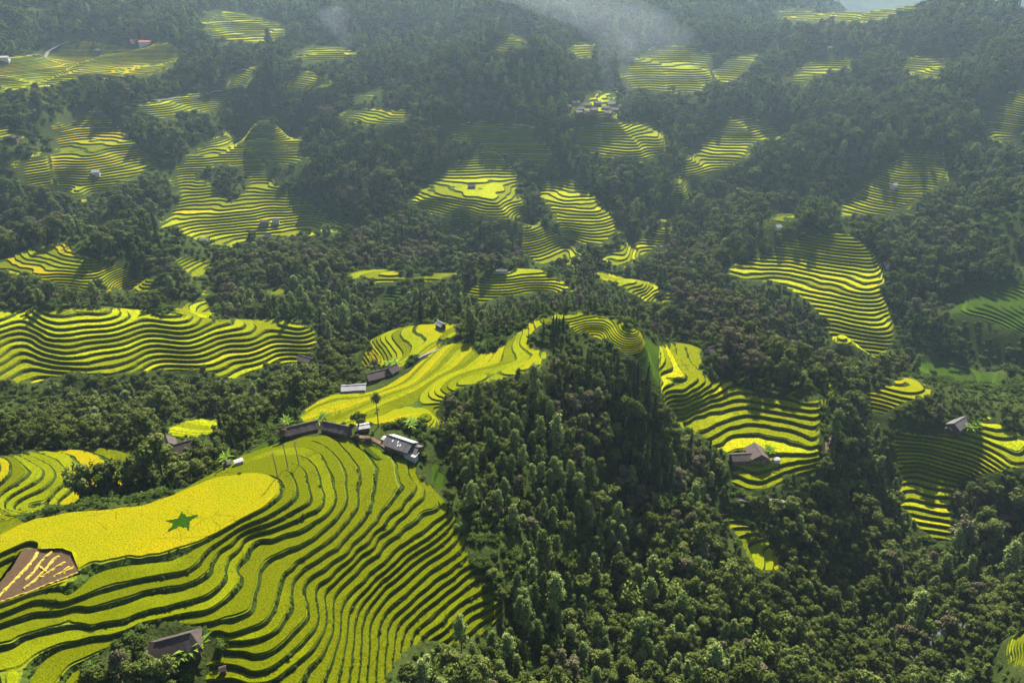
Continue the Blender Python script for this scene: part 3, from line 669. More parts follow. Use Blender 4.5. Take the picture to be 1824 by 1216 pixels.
MASK = np.zeros(GZ.shape, bool)       # where fields lie, on the ground's own grid
def in_field(fd, x, y, z):
    u, v = project(x, y, z)
    m = inside(fd['p'], u, v)
    for hpoly in fd.get('h', []):
        m &= ~inside(hpoly, u, v)
    return m & (y > fd['d'][0] * .95) & (y < fd['d'][1] * 1.05)
NTRI = 0
def build_field(fd, idx):
    global NTRI
    p = np.array(fd['p'], float)
    d0, d1 = fd['d']
    az = []
    for u, v in p:
        dx, dy, _ = ray(u, v)
        az.append(math.atan2(dx, dy))
    dg = fd['dg']
    t = np.arange(min(az) - .01, max(az) + .01, dg)
    r = np.arange(math.log(d0 * .95), math.log(d1 * 1.05 / math.cos(max(abs(min(az)), abs(max(az))))), dg)
    TT, RR = np.meshgrid(t, r, indexing='ij')
    X, Y = np.exp(RR) * np.sin(TT), np.exp(RR) * np.cos(TT)
    Z = H(X, Y)
    M = in_field(fd, X, Y, Z)
    ii, jj = np.where(M)
    if not len(ii):
        print('EMPTY FIELD', fd['l'])
        return
    i0, i1, j0, j1 = max(ii.min() - 4, 0), ii.max() + 5, max(jj.min() - 4, 0), jj.max() + 5
    X, Y, Z, M = X[i0:i1, j0:j1], Y[i0:i1, j0:j1], Z[i0:i1, j0:j1], M[i0:i1, j0:j1]
    B = M.astype(float)
    for ax in (0, 1):
        for _ in range(2):
            pad = np.pad(B, [(2, 2) if a == ax else (0, 0) for a in (0, 1)], mode='edge')
            B = sum(np.take(pad, range(k, k + B.shape[ax]), axis=ax) for k in range(5)) / 5
    Wt = smooth(.45, .85, B)
    # small wobble so that the lips of the steps are not drawn with a ruler
    hh = Z + vnoise(X / 2.6, Y / 2.6) * .10 * fd['s'] + vnoise(X / 7 + 50, Y / 7) * .16 * fd['s']
    Q = np.stack([X, Y, hh, Wt, Z], -1)
    C = M[:-1, :-1] | M[1:, :-1] | M[:-1, 1:] | M[1:, 1:]
    a, b, c, d = Q[:-1, :-1][C], Q[1:, :-1][C], Q[1:, 1:][C], Q[:-1, 1:][C]
    tri = np.concatenate([np.stack([a, b, c], 1), np.stack([a, c, d], 1)])
    near = fd.get('n', 0) and fd['s'] > .9
    fr, fz, seg = profile(near, fd['s'])
    tri = cut_levels(tri, fr, fd['s'], fd['o'])
    cx = tri.mean(1)
    keep = in_field(fd, cx[:, 0], cx[:, 1], cx[:, 4])
    tri, cx = tri[keep], cx[keep]
    u = (tri[:, :, 2] - fd['o']) / fd['s']
    um = (cx[:, 2] - fd['o']) / fd['s']
    k = np.floor(um)
    f = np.clip(u - k[:, None], 0, 1)
    z = fd['o'] + fd['s'] * (k[:, None] + np.interp(f, fr, fz))
    sg = np.clip(np.searchsorted(np.asarray(fr), um - k, side='right') - 1, 0, len(seg) - 1)
    # at f = 1 the next bund starts: same height, so edges agree
    z = tri[:, :, 4] + tri[:, :, 3] * (1.0 if near else .84) * (z - tri[:, :, 4])
    T = np.stack([tri[:, :, 0], tri[:, :, 1], z], -1)
    V, F, good = weld(T)
    F, sg, k, cx = F[good], sg[good], k[good].astype(int), cx[good]
    NTRI += len(F)
    rnd = np.random.default_rng(idx + 5).random(4096)
    tone = rnd[np.mod(k + 2048, 4096)]
    if idx == 0:
        tone = np.where(k >= 0, 1.0, np.clip(.10 + .85 * tone - .010 * (-k), 0, 1))
    is_rice = np.array([s in ('rice', 'edge') for s in seg])[sg]
    # the same field is many paddies: each level its own part, the banks between them the body
    def sub(name, sel, mats, mi, parent):
        FF = F[sel]
        uq, inv = np.unique(FF, return_inverse=True)
        me = mesh_np(name, V[uq], inv.reshape(-1, 3), mats, mi, attr={'tone': tone[sel]})
        return link(name, me, parent)
    bank = ~is_rice
    mi = np.array([1 if s == 'bund' else 0 for s in seg])[sg]
    if near:
        bp = V[F[bank & (sg == len(seg) - 1)]].mean(1)
        BANKS.append(bp)
    # banks that hang apart from the main body become parts
    lb = np.arange(len(V))
    FB_ = F[bank]
    while True:
        new = lb.copy()
        np.minimum.at(new, FB_.ravel(), np.repeat(lb[FB_].min(1), 3))
        new = new[new]
        if (new == lb).all():
            break
        lb = new
    bc = np.full(len(F), -1)
    bc[bank] = lb[FB_[:, 0]]
    bid, cnt = np.unique(bc[bank], return_counts=True)
    if len(bid) > 4:
        bid = bid[:0]
    main = bank & ~np.isin(bc, [q for q in bid if q != bid[np.argmax(cnt)]])
    root = sub('terraced_field', main, [M_BANK, M_BUND], mi[main], None)
    for q in bid:
        if q != bid[np.argmax(cnt)]:
            sub('bank', bc == q, [M_BANK, M_BUND], mi[bc == q], root)
    tag(root, fd['l'], 'rice terraces', kind='thing')
    # one part for each paddy: connected strips of rice
    FR = F[is_rice]
    lab = np.arange(len(V))
    while True:
        new = lab.copy()
        np.minimum.at(new, FR.ravel(), np.repeat(lab[FR].min(1), 3))
        new = new[new]
        if (new == lab).all():
            break
        lab = new
    comp = np.full(len(F), -1)
    comp[is_rice] = lab[FR[:, 0]]
    e1, e2 = V[F[:, 1]] - V[F[:, 0]], V[F[:, 2]] - V[F[:, 0]]
    area = np.abs(e1[:, 0] * e2[:, 1] - e1[:, 1] * e2[:, 0]) / 2
    ids, inv = np.unique(comp, return_inverse=True)
    tot = np.bincount(inv, area)
    order = [q for q in np.argsort(-tot) if ids[q] >= 0 and tot[q] > (1.5 if near else 6)]
    for q in order[:299]:
        sel = inv == q
        kk = k[sel][0]
        sub('paddy', sel, [M_RICE_GOLD if (idx == 0 and kk >= 0) else fd['m']], None, root)
    if len(order) > 299:
        sel = np.isin(inv, order[299:])
        tag(sub('paddy', sel, [fd['m']], None, root), None, None, kind='stuff')
    return root
for fd in FIELDS:
    if fd['d'][0] >= 225 and fd['m'] is X_:
        fd['m'] = M_RICE_LIT  # farther half ripe fields take the copy with painted-in sunlight
BANKS = []
FIELD_ROOTS = []
for i, fd in enumerate(FIELDS):
    FIELD_ROOTS.append(build_field(fd, i))
    MASK |= in_field(fd, GX, GY, GZ)
_h = FIELDS[0]['h'][1]
MASK |= inside(_h, PU, PV) & (rr > 85) & (rr < 215)
print('field triangles', NTRI)

def blur(B, n):
    for ax in (0, 1):
        for _ in range(2):
            pad = np.pad(B, [(n, n) if a == ax else (0, 0) for a in (0, 1)], mode='edge')
            cs = np.cumsum(pad, axis=ax)
            z = np.zeros_like(np.take(cs, [0], axis=ax))
            cs = np.concatenate([z, cs], axis=ax)
            m = B.shape[ax]
            B = (np.take(cs, range(2 * n + 1, 2 * n + 1 + m), axis=ax) - np.take(cs, range(m), axis=ax)) / (2 * n + 1)
    return B
FB = blur(MASK.astype(float), 2)
# ------------------------------------------------------------------ ground: one sheet out to the far hills, sunk a little under the fields
low = GZ - 3.2 * smooth(.72, 1.0, FB) + fbm(GX, GY, 6, 2) * .8 * (1 - smooth(0, .3, FB))
st = 2
gx, gy, gz = GX[::st, ::st], GY[::st, ::st], low[::st, ::st]
nt_, nr_ = gx.shape
idg = np.arange(nt_ * nr_).reshape(nt_, nr_)
F = np.stack([idg[:-1, :-1], idg[:-1, 1:], idg[1:, 1:], idg[1:, :-1]], -1).reshape(-1, 4)
g_me = mesh_np('ground', np.stack([gx, gy, gz], -1).reshape(-1, 3), F, [M_GROUND], smooth_f=True)
ground = link('ground', g_me)
tag(ground, 'dark green scrubby hills and valleys under the forest', None, kind='structure')
# ------------------------------------------------------------------ trees
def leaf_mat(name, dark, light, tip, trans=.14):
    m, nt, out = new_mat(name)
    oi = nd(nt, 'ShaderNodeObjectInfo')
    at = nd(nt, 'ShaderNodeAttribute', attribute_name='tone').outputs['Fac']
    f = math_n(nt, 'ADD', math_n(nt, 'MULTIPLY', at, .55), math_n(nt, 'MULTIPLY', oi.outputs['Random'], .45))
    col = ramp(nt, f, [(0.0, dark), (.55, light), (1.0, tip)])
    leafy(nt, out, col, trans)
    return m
LEAF = {
 'broadleaf_tree': leaf_mat('leaf_broad', (.022, .031, .007), (.058, .075, .015), (.14, .165, .04)),
 'slender_tree':   leaf_mat('leaf_slender', (.030, .046, .011), (.098, .134, .032), (.24, .295, .09)),
 'conifer_tree':   leaf_mat('leaf_conifer', (.016, .030, .010), (.030, .052, .016), (.05, .075, .02)),
 'russet_tree':    leaf_mat('leaf_russet', (.046, .044, .020), (.092, .084, .042), (.15, .14, .075)),
 'bamboo_clump':   leaf_mat('leaf_bamboo', (.040, .060, .010), (.085, .118, .020), (.15, .18, .04), .2),
 'shrub':          leaf_mat('leaf_shrub', (.020, .034, .007), (.042, .066, .012), (.085, .115, .022)),
 'banana_plant':   leaf_mat('leaf_banana', (.10, .16, .02), (.16, .25, .03), (.26, .36, .06), .4),
}
M_BARK = plain('bark', (.11, .085, .06), .9, .4, 3)
M_POLE = plain('weathered_pole', (.16, .12, .09), .8)

def leaves(rs, cen, nrm, size, spread=.42, droop=0.0, long=1.0):
    """Leaf sprays: one small bent quad pair for each centre, facing roughly along nrm."""
    n = len(cen)
    d = nrm + rs.normal(0, spread, (n, 3))
    d[:, 2] += .15
    d /= np.linalg.norm(d, axis=1)[:, None] + 1e-9
    up = rs.normal(0, 1, (n, 3))
    up[:, 2] -= droop
    a = np.cross(d, up)
    a /= np.linalg.norm(a, axis=1)[:, None] + 1e-9
    b = np.cross(d, a)
    s = size * rs.uniform(.6, 1.35, (n, 1))
    a, b = a * s * .5, b * s * .5 * long
    V = np.stack([cen - b, cen + a * .9 - d * s * .12, cen + b, cen - a * .9 - d * s * .12], 1)
    return V
def soup(V):
    n = len(V)
    return V.reshape(-1, 3), np.arange(n * 4).reshape(n, 4)

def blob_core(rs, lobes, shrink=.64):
    """Added core that blocks light; its dark tone paints the shade inside the crown."""
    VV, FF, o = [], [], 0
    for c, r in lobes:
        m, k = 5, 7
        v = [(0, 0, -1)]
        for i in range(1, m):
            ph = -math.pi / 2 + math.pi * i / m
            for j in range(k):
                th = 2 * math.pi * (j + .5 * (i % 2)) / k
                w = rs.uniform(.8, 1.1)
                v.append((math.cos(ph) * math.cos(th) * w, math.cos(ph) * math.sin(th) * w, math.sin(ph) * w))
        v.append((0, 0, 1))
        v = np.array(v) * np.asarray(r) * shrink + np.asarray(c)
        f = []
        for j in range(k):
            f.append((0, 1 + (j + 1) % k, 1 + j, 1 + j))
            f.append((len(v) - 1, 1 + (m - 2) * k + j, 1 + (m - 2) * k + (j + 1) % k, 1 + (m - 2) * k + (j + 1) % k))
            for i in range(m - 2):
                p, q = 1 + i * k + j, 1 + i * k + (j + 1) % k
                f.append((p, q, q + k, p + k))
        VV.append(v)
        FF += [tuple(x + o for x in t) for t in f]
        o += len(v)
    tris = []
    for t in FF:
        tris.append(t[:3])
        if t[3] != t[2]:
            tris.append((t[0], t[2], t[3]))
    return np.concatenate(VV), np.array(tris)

def tubes(paths, k=5):
    """Tapered limbs: each path a list of (point, radius)."""
    V, F = [], []
    for path in paths:
        base = len(V)
        n = len(path)
        for i, (p, r) in enumerate(path):
            p = Vector(p)
            q = Vector(path[min(i + 1, n - 1)][0]) - Vector(path[max(i - 1, 0)][0])
            q.normalize()
            a = q.orthogonal().normalized()
            b = q.cross(a)
            for j in range(k):
                t = 2 * math.pi * j / k
                V.append(p + (a * math.cos(t) + b * math.sin(t)) * r)
        for i in range(n - 1):
            for j in range(k):
                x, y = base + i * k + j, base + i * k + (j + 1) % k
                F += [(x, y, y + k), (x, y + k, x + k)]
    return np.array([tuple(v) for v in V]), np.array(F)

def crown_shell(rs, lobes, per, size, low=-.35, **kw):
    cen, nrm = [], []
    for c, r in lobes:
        r = np.asarray(r, float)
        n = max(8, int(per * (r[0] * r[1]) ** .5 * r[2] ** .5))
        d = rs.normal(0, 1, (n, 3))
        d /= np.linalg.norm(d, axis=1)[:, None]
        d[:, 2] = np.where(d[:, 2] < low, -d[:, 2], d[:, 2])
        k = rs.uniform(.66, 1.22, (n, 1))
        cen.append(np.asarray(c) + d * r * k)
        nrm.append(d / r * r.mean())
    return leaves(rs, np.concatenate(cen), np.concatenate(nrm), size, **kw)

def tree_broad(rs, h=9.0, w=5.8):
    n = rs.integers(10, 16)
    lobes = [((0, 0, h * .66), (w * .24, w * .24, h * .20))]
    limbs = [[((0, 0, -1.0), .26), ((.1, 0, h * .25), .2), ((0, .1, h * .55), .12), ((0, 0, h * .75), .05)]]
    lean = rs.normal(0, .10, 2) * w
    for i in range(n):
        a = i * 2.4 + rs.uniform(-.6, .6)
        q = rs.uniform(.25, 1.0)
        rad = w * .42 * q * rs.uniform(.8, 1.15)
        z = h * (.40 + .46 * (1 - q * .8) + rs.uniform(-.12, .16))
        s = rs.uniform(.10, .23) * w
        c = (rad * math.cos(a) + lean[0], rad * math.sin(a) + lean[1], z)
        lobes.append((c, (s, s, s * rs.uniform(.65, .95))))
        limbs.append([((0, 0, h * rs.uniform(.2, .42)), .11), ((c[0] * .55, c[1] * .55, z - h * .1), .07), (c, .03)])
    return lobes, limbs
def tree_slender(rs, h=9.5, w=3.9):
    lobes, limbs = [], [[((0, 0, -1.0), .18), ((0, 0, h * .5), .11), ((.05, 0, h * .95), .03)]]
    n = 11
    for i in range(n):
        f = i / (n - 1)
        s = w * (.29 - .05 * f ** 3) * rs.uniform(.65, 1.25)
        a = i * 2.4 + rs.uniform(-.5, .5)
        o = w * rs.uniform(.12, .42) * (1 - f * .75)
        c = (o * math.cos(a), o * math.sin(a), h * (.30 + .62 * f))
        lobes.append((c, (s, s, s * 1.15)))
        limbs.append([((0, 0, c[2] - .8), .05), (c, .02)])
    return lobes, limbs
def tree_conifer(rs, h=12.0, w=2.8):
    lobes, limbs = [], [[((0, 0, -1.0), .2), ((0, 0, h * .6), .1), ((0, 0, h), .02)]]
    n = 9
    for i in range(n):
        f = i / (n - 1)
        s = w * .5 * (1 - f) ** .75 + .12
        lobes.append(((rs.uniform(-.1, .1), rs.uniform(-.1, .1), h * (.16 + .80 * f)), (s, s, h * .085)))
    return lobes, limbs
def shrub(rs, h=2.4, w=3.2):
    lobes, limbs = [], []
    for i in range(5):
        a, q = rs.uniform(0, 6.3), rs.uniform(0, .34) * w
        s = rs.uniform(.22, .36) * w
        c = (q * math.cos(a), q * math.sin(a), h * rs.uniform(.25, .55))
        lobes.append((c, (s, s, s * .75)))
        limbs.append([((c[0] * .3, c[1] * .3, -.6), .06), (c, .02)])
    return lobes, limbs
def bamboo(rs, h=9.0, w=6.0):
    """Arching plumes from one root."""
    V, limbs, cores = [], [], []
    for i in range(16):
        a, out = rs.uniform(0, 6.3), rs.uniform(.15, .5) * w
        hh = h * rs.uniform(.7, 1.05)
        pts = []
        for f in np.linspace(0, 1, 7):
            pts.append((out * f ** 2.2 * math.cos(a) + .3 * math.cos(a * 3), out * f ** 2.2 * math.sin(a) + .3 * math.sin(a * 3), hh * (f - .22 * f ** 3) - .6 * (f == 0)))
        limbs.append([(p, .07 * (1 - k / 8)) for k, p in enumerate(pts)])
        p = np.array(pts)
        n = 55
        t = rs.uniform(1.6, 5.99, n)
        k = t.astype(int)
        c = p[k] + (p[k + 1] - p[k]) * (t - k)[:, None] + rs.normal(0, .38, (n, 3))
        V.append(leaves(rs, c, np.tile([math.cos(a) * .5, math.sin(a) * .5, .6], (n, 1)), .55, .6, 1.2, 1.5))
        cores.append(((p[4][0] * .8, p[4][1] * .8, p[4][2] * .85), (w * .13, w * .13, h * .16)))
    return np.concatenate(V), limbs, cores
def banana(rs, h=4.0):
    """A few pseudo-stems, each with long arching blades folded along the midrib."""
    V, limbs = [], []
    for s in range(3):
        bx, by = rs.uniform(-.9, .9, 2)
        top = h * rs.uniform(.45, .62)
        limbs.append([((bx, by, -.5), .16), ((bx * 1.1, by * 1.1, top), .10)])
        for i in range(9):
            a = i * 2.4 + rs.uniform(-.3, .3)
            ln = h * rs.uniform(.45, .7)
            up = rs.uniform(.35, 1.2)
            prev = None
            for f in np.linspace(0, 1, 6):
                x = ln * f * math.cos(up * (1 - .8 * f))
                z = top + ln * (f * math.sin(up) - .75 * f * f * (.6 + .4 * (1 - up)))
                hw = .30 * math.sin(math.pi * min(1, .12 + .88 * f) ** .8) + .02
                c = np.array([bx * 1.1 + x * math.cos(a), by * 1.1 + x * math.sin(a), z])
                sd = np.array([-math.sin(a), math.cos(a), 0]) * hw
                l, r = c + sd + [0, 0, .10], c - sd + [0, 0, .10]
                if prev is not None:
                    V.append([prev[1], prev[0], l, c])
                    V[-1] = [prev[0], c, l, prev[1]]
                    V.append([prev[0], prev[2], r, c])
                prev = (c, l, r)
    return np.array(V, float).reshape(-1, 4, 3), limbs, []

SPECIES = {
 # kind: builder, leaves per unit, leaf size, variants
 'broadleaf_tree': (tree_broad, 96, .56, 7),
 'slender_tree': (tree_slender, 92, .40, 5),
 'conifer_tree': (tree_conifer, 80, .42, 4),
 'russet_tree': (tree_broad, 70, .5, 4),
 'shrub': (shrub, 64, .42, 4),
 'bamboo_clump': (bamboo, 0, 0, 3),
 'banana_plant': (banana, 0, 0, 3),
}
PROTO = {}
for kind, (fn, per, size, nv) in SPECIES.items():
    PROTO[kind] = []
    for q in range(nv):
        rs = np.random.default_rng(100 + q * 7 + sum(map(ord, kind)))
        res = fn(rs)
        if len(res) == 3:
            LV, limbs, cores = res
        else:
            cores, limbs = res
            LV = crown_shell(rs, cores, per, size)
        v1, f1 = soup(LV)
        f1 = np.concatenate([f1[:, [0, 1, 2]], f1[:, [0, 2, 3]]])
        tone1 = np.tile(rs.uniform(.25, 1, len(LV)), 2)
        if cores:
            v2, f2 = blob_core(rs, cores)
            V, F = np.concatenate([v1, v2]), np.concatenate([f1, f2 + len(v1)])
            tone = np.concatenate([tone1, np.full(len(f2), .0)])  # cores take the darkest leaf tone, painting crown shade
        else:
            V, F, tone = v1, f1, tone1
        tv, tf = tubes(limbs)
        crown = mesh_np(kind + '_crown', V, F, [LEAF[kind]], attr={'tone': tone})
        trunk = mesh_np(kind + '_trunk', tv, tf, [M_BARK], smooth_f=True)
        both = mesh_np(kind, np.concatenate([V, tv]), np.concatenate([F, tf + len(V)]), [LEAF[kind], M_BARK],
                       np.concatenate([np.zeros(len(F)), np.ones(len(tf))]), attr={'tone': np.concatenate([tone, np.zeros(len(tf))])})
        PROTO[kind].append((crown, trunk, both))

# ---- where trees grow: keep off fields, yards and paths (photo outlines), choose the kind by place
CLEAR = [[(110,925),(120,850),(330,810),(345,850),(260,905)],
         [(500,775),(560,760),(640,755),(690,765),(760,765),(760,825),(690,812),(640,790),(590,778),(530,790)],
         [(600,700),(660,675),(715,650),(730,665),(680,700),(620,712)],
         [(-40,960),(60,960),(150,1030),(0,1100),(-40,1100)],
         [(240,1090),(400,1100),(410,1216),(150,1216),(160,1180)],
         [(1290,785),(1400,785),(1400,835),(1290,835)], [(1300,880),(1420,880),(1420,905),(1300,905)],
         [(1670,735),(1740,735),(1740,790),(1670,790)], [(940,598),(990,568),(1020,572),(1000,598),(960,625)],
         [(1405,700),(1440,688),(1480,684),(1478,702),(1440,718)],
         [(745,800),(770,770),(800,800),(830,920),(790,880)],
         [(285,785),(340,785),(345,830),(290,830)], [(440,770),(500,740),(540,765),(440,808)],
         [(-20,720),(70,700),(110,735),(0,760)],
         [(100,185),(170,170),(200,200),(120,215)]]
# (outline, weights by kind, spacing factor)
ZONES = [
 ([(780,780),(960,700),(1000,760),(1060,850),(1120,900),(1200,1000),(1250,1120),(1240,1230),(700,1230),(720,1160),(890,1110),(900,1060),(830,940)], dict(slender_tree=.52, broadleaf_tree=.26, russet_tree=.04, bamboo_clump=.18), .86),
 ([(1040,590),(1180,700),(1170,760),(1000,680),(960,640)], dict(conifer_tree=.45, broadleaf_tree=.4, slender_tree=.15), .85),
 ([(960,650),(1000,660),(1180,750),(1260,800),(1260,880),(1150,900),(1060,800),(960,700)], dict(broadleaf_tree=.5, conifer_tree=.25, russet_tree=.2, slender_tree=.05), 1.0),
 ([(380,520),(640,500),(660,560),(640,600),(560,620),(500,570),(390,560)], dict(slender_tree=.85, broadleaf_tree=.1, russet_tree=.05), .85),
 ([(850,530),(1100,530),(1160,600),(1000,560),(900,600),(850,600)], dict(slender_tree=.55, conifer_tree=.10, russet_tree=.20, broadleaf_tree=.15), .85),
 ([(1100,560),(1260,540),(1480,600),(1500,690),(1270,680),(1260,620),(1160,600)], dict(broadleaf_tree=.55, russet_tree=.40, slender_tree=.05), 1.05),
 ([(130,430),(200,390),(300,400),(330,470),(280,490)], dict(broadleaf_tree=.6, conifer_tree=.35, russet_tree=.05), 1.0),
 ([(0,690),(560,640),(640,700),(480,770),(300,800),(0,800)], dict(broadleaf_tree=.72, bamboo_clump=.2, slender_tree=.08), 1.0),
 ([(1240,880),(1480,700),(1600,760),(1620,900),(1740,1000),(1824,1000),(1824,1216),(1240,1216)], dict(broadleaf_tree=.70, slender_tree=.18, russet_tree=.06, bamboo_clump=.06), 1.05),
 ([(1350,530),(1450,540),(1450,600),(1350,580)], dict(conifer_tree=.7, broadleaf_tree=.3), .9),
 ([(1620,600),(1824,600),(1824,690),(1640,650)], dict(shrub=.8, broadleaf_tree=.2), 1.1),
 ([(560,330),(700,200),(900,250),(720,340),(640,400)], dict(broadleaf_tree=.6, conifer_tree=.15, russet_tree=.25), 1.0),
 ([(600,400),(950,390),(1040,460),(900,480),(620,480)], dict(broadleaf_tree=.55, conifer_tree=.15, russet_tree=.30), 1.0),
]
DEFAULT = dict(broadleaf_tree=.68, russet_tree=.10, slender_tree=.14, conifer_tree=.04, bamboo_clump=.04)
FAR_SLENDER = dict(slender_tree=.25, broadleaf_tree=.68, russet_tree=.07)
KINDS = ['broadleaf_tree', 'slender_tree', 'conifer_tree', 'russet_tree', 'bamboo_clump', 'shrub']
BASEH = dict(broadleaf_tree=9.0, slender_tree=10.0, conifer_tree=12.0, russet_tree=9.0, bamboo_clump=9.0, shrub=2.4)

def grid_points(r0, r1, s, az=1.0):
    """Jittered points, one to a cell of side s, in the sector between two distances."""
    x = np.arange(-r1, r1, s)
    y = np.arange(20, r1, s)
    X, Y = np.meshgrid(x, y, indexing='ij')
    X, Y = X.ravel(), Y.ravel()
    X = X + RNG.uniform(-.5, .5, X.size) * s * .95
    Y = Y + RNG.uniform(-.5, .5, Y.size) * s * .95
    R = np.hypot(X, Y)
    k = (R > r0) & (R <= r1) & (np.abs(np.arctan2(X, Y)) < az)
    return X[k], Y[k]
def lookup(G, x, y):
    i = np.clip(((np.arctan2(x, y) - T0) / DG + .5).astype(int), 0, G.shape[0] - 1)
    j = np.clip(((np.log(np.hypot(x, y)) - R0) / DG + .5).astype(int), 0, G.shape[1] - 1)
    return G[i, j]
TREE_OFF = blur(MASK.astype(float), 1)

def grow():
    bands = [(60, 260, 4.2), (260, 420, 4.8), (420, 640, 6.2), (640, 900, 7.2), (900, 1350, 8.8), (1350, 2600, 13)]
    X, Y, S = [], [], []
    for r0, r1, s in bands:
        x, y = grid_points(r0, r1, s)
        X.append(x); Y.append(y); S.append(np.full(x.size, s))
    X, Y, S = np.concatenate(X), np.concatenate(Y), np.concatenate(S)
    Z = H(X, Y)
    U, Vv = project(X, Y, Z)
    keep = (U > -160) & (U < 1984) & (lookup(TREE_OFF, X, Y) < .10)
    # nothing the photograph could see of it: behind ground even at its top
    keep &= ~hidden(X, Y, Z + 17)
    for c in CLEAR:
        keep &= ~inside(c, U, Vv)
    gap = fbm(X, Y, 45, 2)
    keep &= (gap > -.42)
    X, Y, Z, U, Vv, S = (q[keep] for q in (X, Y, Z, U, Vv, S))
    R = np.hypot(X, Y)
    kind = np.full(X.size, -1)
    rnd = RNG.random(X.size)
    clump = np.clip(.5 + 1.1 * fbm(X + 300, Y, 22, 2), 0, .999)
    pickv = np.mod(rnd * .45 + clump * .55 + .0, 1)
    done = np.zeros(X.size, bool)
    dens = np.ones(X.size)
    def assign(sel, wts):
        names = list(wts)
        cum = np.cumsum([wts[q] for q in names])
        order = np.argsort(np.argsort(pickv[sel])) / max(1, sel.sum())
        k = np.clip(np.searchsorted(cum, order * cum[-1]), 0, len(names) - 1)
        kind[sel] = np.array([KINDS.index(q) for q in names])[k]
    for poly, wts, sp in ZONES:
        sel = inside(poly, U, Vv) & ~done
        assign(sel, wts)
        dens[sel] = 1 / sp ** 2
        done |= sel
    far = ~done & (R > 760) & (fbm(X, Y, 160, 2) > 0)
    assign(far, FAR_SLENDER)
    done |= far
    assign(~done, DEFAULT)
    scale = RNG.uniform(.6, 1.25, X.size) * (1 + .15 * fbm(X, Y, 60, 2)) * (1 + .0 * R)
    scale *= np.where(RNG.random(X.size) < .10, RNG.uniform(1.2, 1.7, X.size), 1)
    scale *= np.interp(R, [100, 250, 420, 620, 900], [.95, .98, 1.2, 1.42, 1.42]) * np.interp(S, [0, 7, 13], [1, 1, 1.5])
    scale[kind == KINDS.index('bamboo_clump')] *= .85
    scale[kind == KINDS.index('shrub')] *= 1.6
    scale *= np.where(inside([(850,500),(1110,500),(1180,600),(1000,565),(900,600),(850,600)], U, Vv) | ((Y > 300) & (Y < 360) & (X > -40) & (X < 90)), .62, 1)
    # edges of fields get lower growth so that the terraces stay in view
    e = lookup(blur(MASK.astype(float), 3), X, Y)
    scale *= 1 - .45 * smooth(.02, .3, e)
    keep = RNG.random(X.size) < np.clip(dens, .5, 1.0)
    # a tree whose crown would stand across a field in the valley's view was cut back by the farmers
    base = np.array([BASEH[q] for q in KINDS])[kind] * scale
    over = np.zeros(X.size, bool)
    always = np.zeros(X.size, bool)
    for f_ in (.45, .95):
        uu, vv_ = project(X, Y, Z + base * f_)
        for fd in FIELDS:
            o_ = inside(fd['p'], uu, vv_) & (Y < fd['d'][0] + .75 * (fd['d'][1] - fd['d'][0]))
            for hp in fd.get('h', []):
                o_ &= ~inside(hp, uu, vv_)
            over |= o_
            if fd is FIELDS[13] or fd is FIELDS[14] or 'scrubby strip joining' in fd['l']:
                always |= o_
    keep &= ~(over & (RNG.random(X.size) < .93)) & ~(always & (RNG.random(X.size) < .97))
    return tuple(q[keep] for q in (X, Y, Z, U, Vv, R, kind, scale))
TX, TY, TZ, TU, TV, TR, TK, TS = grow()
print('trees', len(TX), {k: int((TK == i).sum()) for i, k in enumerate(KINDS)})

# ---- instancing of the many beyond the largest 300 of each kind
LIB = bpy.data.collections.new('library')          # never linked to the scene
def lib_collection(kind):
    c = bpy.data.collections.new('library_' + kind)
    for q, (_, _, both) in enumerate(PROTO[kind]):
        o = bpy.data.objects.new('%s_pattern_%02d' % (kind, q), both)
        c.objects.link(o)
    return c
def scatter(name, kind, x, y, z, sc, rot, idx, tilt):
    me = bpy.data.meshes.new(name)
    n = len(x)
    me.vertices.add(n)
    me.vertices.foreach_set('co', np.stack([x, y, z], 1).astype(np.float32).ravel())
    for an, dt, av in (('size', 'FLOAT_VECTOR', sc), ('turn', 'FLOAT_VECTOR', np.stack([tilt[:, 0], tilt[:, 1], rot], 1))):
        a = me.attributes.new(an, dt, 'POINT')
        a.data.foreach_set('vector', np.asarray(av, np.float32).ravel())
    a = me.attributes.new('which', 'INT', 'POINT')
    a.data.foreach_set('value', np.asarray(idx, np.int32))
    o = link(name, me)
    g = bpy.data.node_groups.new(name + '_nodes', 'GeometryNodeTree')
    g.interface.new_socket('Geometry', in_out='INPUT', socket_type='NodeSocketGeometry')
    g.interface.new_socket('Geometry', in_out='OUTPUT', socket_type='NodeSocketGeometry')
    gi, go = g.nodes.new('NodeGroupInput'), g.nodes.new('NodeGroupOutput')
    ip = g.nodes.new('GeometryNodeInstanceOnPoints')
    ci = g.nodes.new('GeometryNodeCollectionInfo')
    ci.inputs['Collection'].default_value = lib_collection(kind)
    ci.inputs['Separate Children'].default_value = True
    ci.inputs['Reset Children'].default_value = True
    def named(an, dt):
        q = g.nodes.new('GeometryNodeInputNamedAttribute')
        q.data_type = dt
        q.inputs['Name'].default_value = an
        return q.outputs['Attribute']
    e2r = g.nodes.new('FunctionNodeEulerToRotation')
    L_ = g.links.new
    L_(named('turn', 'FLOAT_VECTOR'), e2r.inputs[0])
    L_(gi.outputs[0], ip.inputs['Points'])
    L_(ci.outputs[0], ip.inputs['Instance'])
    ip.inputs['Pick Instance'].default_value = True
    L_(named('which', 'INT'), ip.inputs['Instance Index'])
    L_(e2r.outputs[0], ip.inputs['Rotation'])
    L_(named('size', 'FLOAT_VECTOR'), ip.inputs['Scale'])
    L_(ip.outputs[0], go.inputs[0])
    md = o.modifiers.new('trees', 'NODES')
    md.node_group = g
    return o

